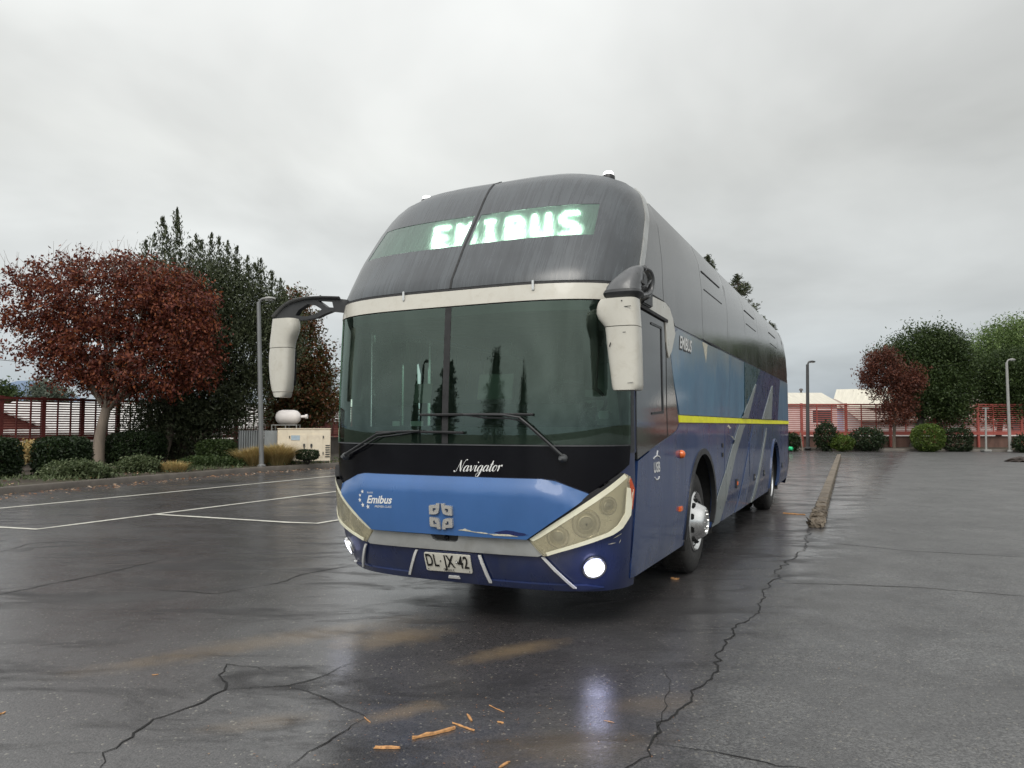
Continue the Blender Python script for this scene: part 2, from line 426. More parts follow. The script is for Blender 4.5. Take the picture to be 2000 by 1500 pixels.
# shell: rings from z=1.30 up everywhere, lower rings only round the nose and the tail
def shell():
    zs = list(np.linspace(.30, 1.30, 15)) + [1.36, 1.42, 1.49, 1.6, 1.75, 1.9, 2.05, 2.2, 2.34, 2.42, 2.5, 2.58, 2.66, 2.74, 2.82, 2.92, 3.0, 3.08, 3.16, 3.22, 3.28, 3.34, 3.4, 3.45, 3.5, 3.54, 3.58, 3.61, 3.635, 3.655, 3.67, 3.68]
    fr = [0, .12, .24, .36, .48, .6, .7, .8, .86, .9, .93, .955, .975, .99, 1.0]   # fractions of w on the front
    sd = [.0, .04, .1, .17, .25, .35, .45, .55, .65, .75, .85, .93, 1.0]
    cols = []
    half = [('f', q) for q in fr] + [('s', q) for q in sd[1:]] + [('c', q) for q in (.33, .66, 1.0)] + [('r', q) for q in (.5, 1.0)]
    full = [(-1, c) for c in half[:0:-1]] + [(1, c) for c in half]
    verts = []
    for z in zs:
        S, X, Y, sc, yc = ring_table(z); send = S[90 + 0]
        for sg, (k, q) in full:
            if k == 'f': s = float(np.interp(q * X[89], X[:90], S[:90]))
            elif k == 's': s = sc + q * (S[90] - sc)
            elif k == 'c': s = S[90] + q * (S[98] - S[90])
            else: s = S[98] + q * (S[99] - S[98])
            x, y = ring(sg * s, z); verts.append(Vector((x, y, z)))
    nc = len(full); faces = []; mi = []
    mid = len(half) - 1
    for i in range(len(zs) - 1):
        zc = (zs[i] + zs[i + 1]) / 2
        for j in range(nc - 1):
            sg, (k, q) = full[j + 1] if j >= mid else full[j]
            k2, q2 = (full[j + 1][1] if j >= mid else full[j][1])
            idx = [i * nc + j, i * nc + j + 1, (i + 1) * nc + j + 1, (i + 1) * nc + j]
            c = sum((verts[t] for t in idx), Vector()) / 4
            front = k2 == 'f'
            if zc < 1.30 and k2 == 's': continue
            if front and 1.49 < zc < 2.34 and abs(c.x) < 1.27: continue                 # windscreen opening
            if front and 2.92 < zc < 3.22 and q2 <= .8: continue                        # sign box opening
            if sg < 0 and k2 == 's' and c.y < 1.7 and 1.49 < zc < 2.34: continue          # passenger door glass opening
            m = 0
            if zc > 3.4 : m = 1
            if front and zc > 1.3: m = 2
            if k2 == 's' and zc > 2.4 and zc < 3.4: m = 2
            if k2 in 'cr': m = 0 if zc < 3.3 else 1
            faces.append(idx); mi.append(m)
    top = (len(zs) - 1) * nc
    for j in range(mid):
        a = top + mid - j; b = top + mid + j
        f = [a, b, b + 1, a - 1] if j else [a, b + 1, a - 1]
        faces.append(f); mi.append(1)
    return mesh_obj('body', verts, faces, [M['navy'], M['roof_white'], M['black_plastic']], bus, True, mi, .9)
shell()

# front panels -------------------------------------------------------
ws = [(-1.288, 1.365), (1.288, 1.365), (1.288, 2.395), (-1.288, 2.395)]
w1 = PXY([(.028, 1.365), (1.289, 1.365), (1.289, 2.395), (.028, 2.395)])
w2 = PXY([(-1.289, 1.365), (-.028, 1.365), (-.028, 2.395), (-1.289, 2.395)])
patch('windscreen_pane', w1, M['windscreen'], bus, .012, .006, .07)
patch('windscreen_pane', w2, M['windscreen'], bus, .012, .006, .07)
patch('windscreen_divider', PXY([(-.027, 1.365), (.027, 1.365), (.027, 2.395), (-.027, 2.395)]), M['rubber'], bus, .014, .02, .07)
# tinted band behind the top of the windscreen, ceramic edge
patch('top_sunstrip', PXY([(-1.27, 2.325), (1.27, 2.325), (1.27, 2.39), (-1.27, 2.39)]), M['black_plastic'], bus, .004, .006, .08)
for sg in (1, -1):
    patch('pillar_trim', PXY([(sg * 1.265, 1.40), (sg * 1.297, 1.40), (sg * 1.297, 2.39), (sg * 1.20, 2.39)][::sg]), M['black_plastic'], bus, .003, .02, .05)
patch('lower_black_panel', PXY([(-1.29, 1.352), (-1.285, 1.20), (-1.255, 1.155), (-1.08, 1.026), (-.94, 1.075), (-.84, 1.115), (-.76, 1.128), (.76, 1.128), (.86, 1.118), (.95, 1.08), (1.08, 1.026), (1.255, 1.175), (1.285, 1.22), (1.29, 1.352)]), M['black_gloss'], bus, .008, .02, .07)
hood = [(-.66, .698), (.66, .705), (1.078, 1.018), (.95, 1.073), (.86, 1.108), (.76, 1.122), (-.76, 1.122), (-.84, 1.108), (-.94, 1.068), (-1.078, 1.018)]
def hood_off(u, v):
    x = abs(u); top = 1.122 if x < .76 else 1.122 - (x - .76) * .32
    e = max(0, min(1, (top - v) / .085)); return .012 + .050 * e
patch('front_panel', PXY(hood), M['hood_blue'], bus, res=.045, offf=hood_off, th=.06)
sb = [(-.665, .686), (-.13, .686), (-.118, .655), (-.095, .640), (.075, .642), (.098, .657), (.11, .692), (.66, .696), (.752, .592), (.72, .580), (-.73, .574), (-.757, .590)]
patch('silver_trim', PXY(sb), M['silver'], bus, .030, .04, .05)
patch('camera_recess', PXY([(-.115, .690), (-.105, .655), (-.09, .645), (.072, .645), (.09, .66), (.098, .692)]), M['black_plastic'], bus, .012, .02, .04)
mb = MB(); mb.lathe([(.018, 0), (.018, .02), (.010, .026)], surf(0, .668, .012), 'y', 12, Matrix.Scale(-1, 3, (0, 1, 0))); mb.build('camera_lens', M['black_gloss'], bus)
# bumper insert with number plate between slanting silver strips
patch('bumper_centre', PXY(round_poly([(-.43, .335), (-.27, .562), (.25, .565), (.31, .335)], .02)), M['navy'], bus, .016, .02, .05)
patch('bumper_skirt', PXY([(-1.14, .335), (-.86, .315), (.9, .315), (1.1, .335), (1.0, .36), (-.9, .36)]), M['navy'], bus, .014, .02, .05)
for a, b in (((-.285, .555), (-.415, .345)), ((.262, .555), (.30, .345)), ((-.79, .558), (-.93, .345)), ((.752, .572), (.925, .345))):
    w = .011
    patch('silver_strip', PXY([(a[0] - w, a[1]), (b[0] - w, b[1]), (b[0] + w, b[1]), (a[0] + w, a[1])]), M['white'], bus, .026, .012, .06)
patch('plate_lamp', PXY([(-.06, .350), (.045, .352), (.04, .372), (-.05, .37)]), M['white'], bus, .024, .01, .03)

def text_mesh(txt, size, name, mapf, mat, parent, shear=0, bold=0, sx=1.0, spacing=1.0, align='CENTER', extr=0):
    c = bpy.data.curves.new(name, 'FONT'); c.body = txt; c.size = size; c.shear = shear; c.offset = bold; c.align_x = align; c.space_character = spacing; c.resolution_u = 4
    to = bpy.data.objects.new(name, c); scene.collection.objects.link(to)
    dg = bpy.context.evaluated_depsgraph_get(); me0 = bpy.data.meshes.new_from_object(to.evaluated_get(dg))
    vs = [v.co.copy() for v in me0.vertices]; fs = [list(p.vertices) for p in me0.polygons]
    bpy.data.objects.remove(to); bpy.data.meshes.remove(me0)
    return mesh_obj(name, [mapf(v.x * sx, v.y) for v in vs], fs, mat, parent, False)

plate_poly = PXY(round_poly([(-.226, .405), (.176, .412), (.186, .551), (-.216, .546)], .012))
pl = patch('number_plate', plate_poly, simple('plate_white', (.72, .70, .62), .4, 0, .05, 20), bus, .030, .008, .05)
tag(pl, label='white number plate with black characters')
def pmap(x0, z0, off): return lambda u, v: surf(x0 + u, z0 + v + (x0 + u) * .01, off)
text_mesh('DL', .128, 'plate_letter', pmap(-.155, .450, .034), M['letter_black'], pl, sx=.72, bold=.0025)
text_mesh('JX', .128, 'plate_letter', pmap(-.005, .450, .034), M['letter_black'], pl, sx=.72, bold=.0025)
text_mesh('42', .128, 'plate_letter', pmap(.118, .450, .034), M['letter_black'], pl, sx=.72, bold=.0025)
text_mesh('CHILE', .026, 'plate_country_name', pmap(-.022, .418, .034), M['letter_black'], pl, spacing=1.5)
for cx, cz, r in ((-.078, .492, .006), (.062, .494, .011), (-.205, .420, .004), (.155, .425, .004)):
    mb = MB(); mb.lathe([(r, 0), (r, -.002)], surf(cx, cz, .0315), 'y', 12); mb.build('plate_dot', M['letter_black'], pl)
mb = MB(); mb.lathe([(.006, 0), (.006, -.0035)], surf(.062, .494, .0325), 'y', 12); mb.build('plate_seal', M['white'], pl)

# emblem: four mirrored hooked quarters with pointed inner corners
emb_parts = MB()
def quarter(sx_, sz_):
    outer = [(.006, .088), (.036, .088), (.040, .078), (.078, .074), (.094, .070), (.096, .010), (.030, .006), (.018, .018)]
    q = [(.006, .088), (.034, .088), (.034, .040), (.052, .040), (.052, .052), (.040, .052), (.040, .066), (.066, .066), (.068, .028), (.030, .024), (.020, .030), (.014, .05), (.008, .075)]
    body = [(.007, .092), (.036, .092), (.037, .080), (.094, .076), (.098, .066), (.098, .010), (.045, .013), (.022, .022), (.013, .045)]
    hole = [(.038, .058), (.066, .058), (.066, .034), (.052, .032), (.050, .046), (.038, .046)]
    def tf(p): return (-.003 + p[0] * sx_, .838 + p[1] * sz_)
    b = [tf(p) for p in body]; h = [tf(p) for p in hole]
    V, T = cdt(b, [h], .02)
    used = sorted({i for t in T for i in t}); mp = {u: k for k, u in enumerate(used)}
    n = len(used); vs = [surf(V[i][0], V[i][1], .082) for i in used] + [surf(V[i][0], V[i][1], .06) for i in used]
    fs = []
    if sx_ * sz_ < 0: pass
    cnt = {}
    for t in T:
        t = [mp[i] for i in t]; fs.append(t)
        for a, b2 in ((t[0], t[1]), (t[1], t[2]), (t[2], t[0])): cnt[(a, b2)] = 1
    for a, b2 in cnt:
        if (b2, a) not in cnt: fs.append([b2, a, a + n, b2 + n])
    emb_parts.add(vs, fs)
for a in (1, -1):
    for b in (1, -1): quarter(a, b)
emb_parts.build('front_emblem', M['emblem'], bus, sharp=.5)

# lettering
def ribbon_text(name, strokes, mapf, mat, parent, wmin, wmax, sc):
    vs = []; fs = []
    for st in strokes:
        if len(st) == 1:
            c = st[0]; b = len(vs); r = .11
            for k in range(8): vs.append(mapf((c[0] + r * math.cos(k * math.pi / 4)) * sc, (c[1] + r * math.sin(k * math.pi / 4)) * sc))
            fs.append([b + k for k in range(8)]); continue
        P = catmull([(p[0], p[1], 0) for p in st], 7); b = len(vs)
        for i, p in enumerate(P):
            d = (P[min(i + 1, len(P) - 1)] - P[max(0, i - 1)]); d = d.normalized() if d.length > 0 else Vector((1, 0, 0))
            w = wmin + (wmax - wmin) * max(0, -d.y) ** 1.3
            if i in (0, len(P) - 1): w = wmin
            n = Vector((1, .15, 0)).normalized() * w + Vector((-d.y, d.x, 0)) * -wmin * .5
            n = Vector((d.y, -d.x, 0)) * w * .5 if w > wmin * 1.6 else Vector((d.y, -d.x, 0)) * wmin * .5
            vs += [mapf((p.x - n.x) * sc, (p.y - n.y) * sc), mapf((p.x + n.x) * sc, (p.y + n.y) * sc)]
        fs += [[b + 2 * i, b + 2 * i + 1, b + 2 * i + 3, b + 2 * i + 2] for i in range(len(P) - 1)]
    return mesh_obj(name, vs, fs, mat, parent, False)
LET = dict(
 N=([[(-.45, .2), (-.3, -.02), (-.05, .05), (.2, .9), (.42, 1.9)], [(.42, 1.9), (.5, 1.2), (.72, .4), (.85, 0)], [(.85, 0), (1.0, .9), (1.2, 1.7), (1.45, 2.0), (1.6, 1.9)]], 1.35),
 a=([[(.78, .85), (.5, 1), (.15, .65), (.08, .15), (.3, 0), (.6, .3), (.8, .9)], [(.82, 1), (.72, .3), (.82, .02), (1.15, .4)]], 1.08),
 v=([[(0, .7), (.15, 1), (.3, .6), (.38, .03), (.7, .4), (.8, .95), (1.0, .85)]], .98),
 i=([[(.05, .6), (.25, 1), (.15, .25), (.3, 0), (.62, .4)], [(.42, 1.5)]], .6),
 g=([[(.78, .85), (.5, 1), (.15, .65), (.08, .15), (.3, 0), (.6, .3), (.8, .9)], [(.82, 1), (.7, -.1), (.4, -.85), (.02, -.8), (.1, -.4), (.6, -.05), (1.15, .4)]], 1.08),
 t=([[(.42, 1.75), (.22, .6), (.22, .05), (.42, 0), (.7, .4)], [(0, 1.12), (.65, 1.2)]], .66),
 o=([[(.5, 1), (.15, .8), (.05, .3), (.28, 0), (.58, .25), (.65, .75), (.45, 1), (.6, .85), (.95, .9)]], .9),
 r=([[(0, .6), (.18, 1), (.22, .6), (.12, 0)], [(.15, .45), (.42, .95), (.62, 1.0), (.62, .78)]], .75))
strokes = []; cx = 0
for ch in 'Navigator':
    st, adv = LET[ch]
    strokes += [[(cx + p[0] + .35 * p[1], p[1]) for p in q] for q in st]; cx += adv
ribbon_text('script_name', strokes, lambda u, v: surf(.095 + u, 1.160 + v + u * .03, .0095), M['white'], bus, .06, .24, .0435)

lg = text_mesh('Emibus', .083, 'company_name', lambda u, v: surf(-.695 + u, .900 + v + u * .03, .0635), M['white'], bus, shear=.35, bold=.002, sx=1.02, align='LEFT')
text_mesh('PREMIER CLASS', .024, 'company_slogan', lambda u, v: surf(-.615 + u, .870 + v + u * .03, .0635), M['white'], bus, shear=.3, sx=1.0, align='LEFT')
text_mesh('BUSES', .018, 'company_prefix', lambda u, v: surf(-.685 + u, .975 + v + u * .03, .0635), M['white'], bus, align='LEFT', spacing=1.3)
for cx, cz, r in ((-.735, .985, .017), (-.762, .955, .015), (-.765, .918, .019), (-.735, .882, .021), (-.682, .872, .021)):
    mb = MB(); vs = []
    for k in range(10):
        a = math.pi / 2 + k * math.pi / 5 + .15; rr = r if k % 2 == 0 else r * .42
        vs.append(surf(cx + rr * math.cos(a), cz + rr * math.sin(a), .0638))
    vs.append(surf(cx, cz, .0638)); mb.add(vs, [(10, k, (k + 1) % 10) for k in range(10)]); mb.build('star', M['white'], bus, False)

# scraped damage along the lower edge of the blue panel
def rag(poly, j, seed, n=3):
    r = random.Random(seed); out = []
    for i in range(len(poly)):
        a = poly[i]; b = poly[(i + 1) % len(poly)]
        for k in range(n):
            t = k / n; out.append((a[0] + (b[0] - a[0]) * t + r.uniform(-j, j), a[1] + (b[1] - a[1]) * t + r.uniform(-j, j) * .5))
    return out
patch('scrape', PXY(rag([(.13, .742), (.19, .757), (.24, .742), (.36, .736), (.42, .722), (.60, .722), (.52, .738), (.35, .730), (.22, .737)], .004, 3)), M['scratch'], bus, .0650, .002, .03)
patch('scuff', PXY(rag([(.42, .742), (.52, .765), (.64, .752), (.68, .738), (.55, .728)], .006, 5)), M['livery_navy'], bus, .0642, .001, .03)
for k, (x, z, l, a) in enumerate([(1.20, .70, .05, .6), (1.225, .66, .03, 1.2), (1.17, .66, .04, .2), (1.19, 1.01, .02, .5), (.97, 1.0, .05, .6)]):
    c, s_ = math.cos(a) * l, math.sin(a) * l
    patch('paint_scratch', PXY([(x, z), (x + c * .5, z + s_ * .5 - .003), (x + c, z + s_), (x + c * .5, z + s_ * .5 + .003)]), M['scratch'], bus, .009, .002, .04)

# headlights
t = NT('hazy_yellow_lens')
tr = t.n('ShaderNodeBsdfTransparent'); t.set(tr.inputs[0], (1, .96, .84)); gl = t.n('ShaderNodeBsdfGlossy'); t.set(gl.inputs['Roughness'], .12)
df = t.n('ShaderNodeBsdfDiffuse'); t.set(df.inputs[0], (.97, .90, .64)); fr = t.n('ShaderNodeFresnel'); fr.inputs[0].default_value = 1.5
m1 = t.n('ShaderNodeMixShader'); t.set(m1.inputs[0], t.rng(t.noise(4, 2, .5), .3, .75, .20, .30)); t.set(m1.inputs[1], tr.outputs[0]); t.set(m1.inputs[2], df.outputs[0])
m2 = t.n('ShaderNodeMixShader'); t.set(m2.inputs[0], fr.outputs[0]); t.set(m2.inputs[1], m1.outputs[0]); t.set(m2.inputs[2], gl.outputs[0])
M['hazy_lens'] = t.done(m2.outputs[0])
M['reflector'] = simple('reflector_bowl', (.95, .89, .70), .28, .25, .03, 3, rvar=.03, coat=.5)
M['bowl_metal'] = simple('mirrored_bowl', (.60, .57, .48), .16, .9, .03, 6, rvar=.04)
M['bulb_glass'] = simple('projector_glass', (.11, .10, .085), .1, .3, .3, 20, coat=.8)
M['cream_rim'] = simple('pale_headlight_rim', (.95, .90, .70), .35, 0, .1, 8)
def headlight(sg):
    P = lambda pts: PXY([(sg * x, z) for x, z in (pts if sg > 0 else pts[::-1])])
    outl = [(.668, .702), (1.085, 1.020), (1.252, 1.160), (1.276, 1.135), (1.285, 1.04), (1.272, .86), (1.235, .775), (1.19, .735), (.79, .592), (.758, .588), (.715, .635)]
    root = patch('headlight', P(outl), M['reflector'], bus, .012, .03, .05)
    rim = [(.672, .703), (1.250, 1.158), (1.262, 1.128), (.75, .715), (.70, .690)]
    patch('headlight_rim', P(rim), M['cream_rim'], root, .039, .012, .05)
    patch('headlight_edge', P([(.79, .592), (.78, .612), (1.17, .755), (1.215, .80), (1.25, .88), (1.262, 1.06), (1.285, 1.04), (1.272, .86), (1.235, .775), (1.19, .735)]), M['cream_rim'], root, .039, .012, .04)
    for x, z, r in ((.868, .722, .066), (1.050, .815, .083), (1.178, .935, .054)):
        c = surf(sX(sg * x, z), z, .016)
        nrm = (surf(sX(sg * x, z), z, .1) - surf(sX(sg * x, z), z, 0)).normalized()
        Mx = (Vector((0, 0, 1)).rotation_difference(nrm)).to_matrix()
        mb = MB(); mb.lathe([(r * 1.25, -.004), (r * 1.22, .010), (r * 1.08, .004), (r * 1.05, .012), (r * .92, .012), (r * .88, .004), (r * .74, -.004), (r * .70, .012), (r * .64, .014), (r * .62, .002)], c, 'z', 32, Mx)
        bw = mb.build('lamp_bowl', M['bowl_metal'], root)
        mb = MB(); mb.lathe([(r * .60, .002), (r * .54, .010), (r * .34, .017), (r * .08, .0195)], c, 'z', 20, Mx); mb.build('projector', M['bulb_glass'], bw)
    patch('lens_cover', P(outl), M['hazy_lens'], root, .036, .012, .05)
    patch('side_marker', P([(1.272, 1.10), (1.277, 1.125), (1.289, 1.04), (1.279, .90), (1.276, 1.03)]), M['red_lens'], root, .039, .02, .04)
    patch('headlight_seal', P([(.655, .697), (1.085, 1.030), (1.245, 1.164), (1.250, 1.158), (.668, .700)]), M['rubber'], root, .040, .03, .05)
headlight(1); headlight(-1)
def foglamp(x, z, r):
    c = surf(sX(x, z), z, .004); nrm = (surf(sX(x, z), z, .1) - surf(sX(x, z), z, 0)).normalized()
    Mx = (Vector((0, 0, 1)).rotation_difference(nrm)).to_matrix()
    mb = MB(); mb.lathe([(r * 1.22, -.01), (r * 1.2, .012), (r * 1.02, .012), (r * 1.0, -.004)], c, 'z', 28, Mx); o = mb.build('fog_lamp', M['chrome'], bus)
    mb = MB(); mb.lathe([(r * 1.0, .004), (r * .8, .012), (r * .4, .018), (r * .1, .02)], c, 'z', 28, Mx); mb.build('lit_bulb', M['lamp_on'], o)
foglamp(1.075, .492, .072); foglamp(-1.10, .489, .066)
for x, z, e_ in ((1.075, .492, 1.1), (-1.10, .489, .15)):      # added lights ahead of the fog lamps, for a cold halo on the bumper
    ld = bpy.data.lights.new('fog_halo_light', 'POINT'); ld.energy = e_; ld.color = (.55, .58, 1.0); ld.shadow_soft_size = .085
    lo = bpy.data.objects.new('fog_halo_light', ld); scene.collection.objects.link(lo); lo.parent = bus; lo.location = surf(sX(x, z), z, .10)
mb = MB(); mb.box(surf(sX(-1.05, .37), .37, .012), (.03, .02, .012)); mb.build('bumper_reflector', M['white'], bus)

# cream band and upper glass ----------------------------------------
band = [(sX(x, 2.403 + .0 * x), 2.403) for x in (-1.298, 1.298)] + [(sX(x, 2.52), 2.522) for x in (1.298, -1.298)]
patch('cream_band', [(-sC(2.40), 2.403), (sC(2.40), 2.403), (sC(2.52), 2.522), (-sC(2.52), 2.522)], M['cream'], bus, .016, .03, .06)
patch('band_seal', [(-sC(2.53), 2.526), (sC(2.53), 2.526), (sC(2.54), 2.542), (-sC(2.54), 2.542)], M['rubber'], bus, .012, .02, .08)
for x in (-.414, .69):
    p = surf(x, 2.512, .02); mb = MB(); mb.box(p, (.018, .03, .075), bev=.004); mb.build('retaining_clip', M['chrome'], bus)
strip = PXY([(-1.045, 2.925), (1.03, 2.925), (1.005, 3.222), (-.985, 3.222)])
def ug(sg):
    pts = [(.004, 2.546)] 
    z = np.linspace(2.546, 3.46, 10)
    right = [(sC(q) - .03 - .03 * max(0, q - 3.2), q) for q in z]
    tp = [(sX(x, 3.60), zz) for x, zz in ((1.0, 3.55), (.8, 3.60), (.5, 3.625), (.25, 3.635), (0.004, 3.64))]
    tp = [(sX(x, zz), zz) for x, zz in ((.98, 3.53), (.82, 3.585), (.5, 3.622), (.004, 3.63))]
    poly = [(.004, 2.546)] + right + tp
    if sg < 0: poly = [(-a, b) for a, b in poly][::-1]
    return poly
for sg in (1, -1):
    poly = ug(sg)
    xs = .004 * sg; a = .004; 
    h = [(s_ if abs(s_) > a else xs, z) for s_, z in strip]
    # hole clipped to this half
    hx = (1.03, 1.005) if sg > 0 else (-1.045, -.985)
    hole = [(sg * .03, 2.925), (sX(hx[0], 2.925), 2.925), (sX(hx[1], 3.222), 3.222), (sg * .03, 3.222)]
    if sg < 0: hole = hole[::-1]
    patch('upper_front_glass', poly, M['front_dark_glass'], bus, .010, .02, .07, holes=[hole])
    led = [(sg * .03, 2.925), (sX(hx[0], 2.925), 2.925), (sX(hx[1], 3.222), 3.222), (sg * .03, 3.222)]
    patch('sign_window', led if sg > 0 else led[::-1], M['led_glass'], bus, .007, .004, .07)
patch('glass_joint', [(-.009, 2.546), (.009, 2.546), (.009, 3.625), (-.009, 3.625)], M['rubber'], bus, .013, .01, .06)
# destination sign: a board behind the strip, letters of lit dots
M['sign_board'] = simple('sign_board', (.42, .56, .49), .6, 0, .15, 6)
def board(u, v, d):                 # upright curved board just behind the top edge of the strip
    p = surf(u, 3.235, 0); return Vector((p.x, p.y + .03 + d, v))
mb = MB(); bu = np.linspace(-1.05, 1.05, 25); mb.add([board(u, z, .02) for z in (2.80, 3.30) for u in bu], [(i, i + 1, 26 + i, 25 + i) for i in range(24)])
mb.build('sign_backing', M['sign_board'], bus)
mb = MB(); bf = [surf(u, 2.88, -.03) for u in bu]; mb.add(bf + [board(u, 2.88, .02) for u in bu], [(i, i + 1, 26 + i, 25 + i) for i in range(24)]); mb.build('sign_shelf', M['interior'], bus)
M['led'] = emit('sign_light', (.84, 1.0, .86), 10.0)
GL = {'E': ['11111', '10000', '10000', '11110', '10000', '10000', '11111'], 'M': ['10001', '11011', '10101', '10101', '10001', '10001', '10001'], 'I': ['01110', '00100', '00100', '00100', '00100', '00100', '01110'],
      'B': ['11110', '10001', '10001', '11110', '10001', '10001', '11110'], 'U': ['10001', '10001', '10001', '10001', '10001', '10001', '01110'], 'S': ['01111', '10000', '10000', '01110', '00001', '00001', '11110']}
sgn = None
for k, ch in enumerate('EMIBUS'):
    cx = -.365 + k * .228; mb = MB()
    for r_, row in enumerate(GL[ch]):
        for c_, b in enumerate(row):
            if b == '1':
                u, v = cx + (c_ - 2) * .029, 3.165 - r_ * .031
                q = [board(u + a1 * .0140, v + b1 * .0145, 0) for a1, b1 in ((-1, -1), (1, -1), (1, 1), (-1, 1))]; q2 = [board(u + a1 * .0140, v + b1 * .0145, .006) for a1, b1 in ((-1, -1), (1, -1), (1, 1), (-1, 1))]
                mb.add(q + q2, [(0, 1, 2, 3), (0, 4, 5, 1), (1, 5, 6, 2), (2, 6, 7, 3), (3, 7, 4, 0)])
    mb.build('sign_letter', M['led'], bus, False)
# roof marker lights
for x, z in ((.93, 3.578), (-.84, 3.596)):
    p = surf(sX(x, z), z, .0); mb = MB()
    mb.lathe([(.055, -.01), (.055, .014), (.045, .03)], p, 'z', 16); o = mb.build('roof_marker', M['black_plastic'], bus)
    mb = MB(); mb.lathe([(.044, .03), (.042, .045), (.03, .058), (.01, .062)], p, 'z', 16); mb.build('marker_lens', M['marker_on'], o)

# pillars between front and side glass
for sg in (1, -1):
    zl = list(np.linspace(2.545, 3.50, 9))
    L_ = [((sC(q) - .018), q) for q in zl]; R_ = [((sC(q) + .085 + (.06 if q > 3.4 else 0)), q) for q in zl]
    poly = L_[:1] + R_[:1] + R_[1:] + L_[:0:-1]
    if sg < 0: poly = [(-a, b) for a, b in poly][::-1]
    patch('corner_pillar', poly, M['silver'], bus, .017, .03, .05)

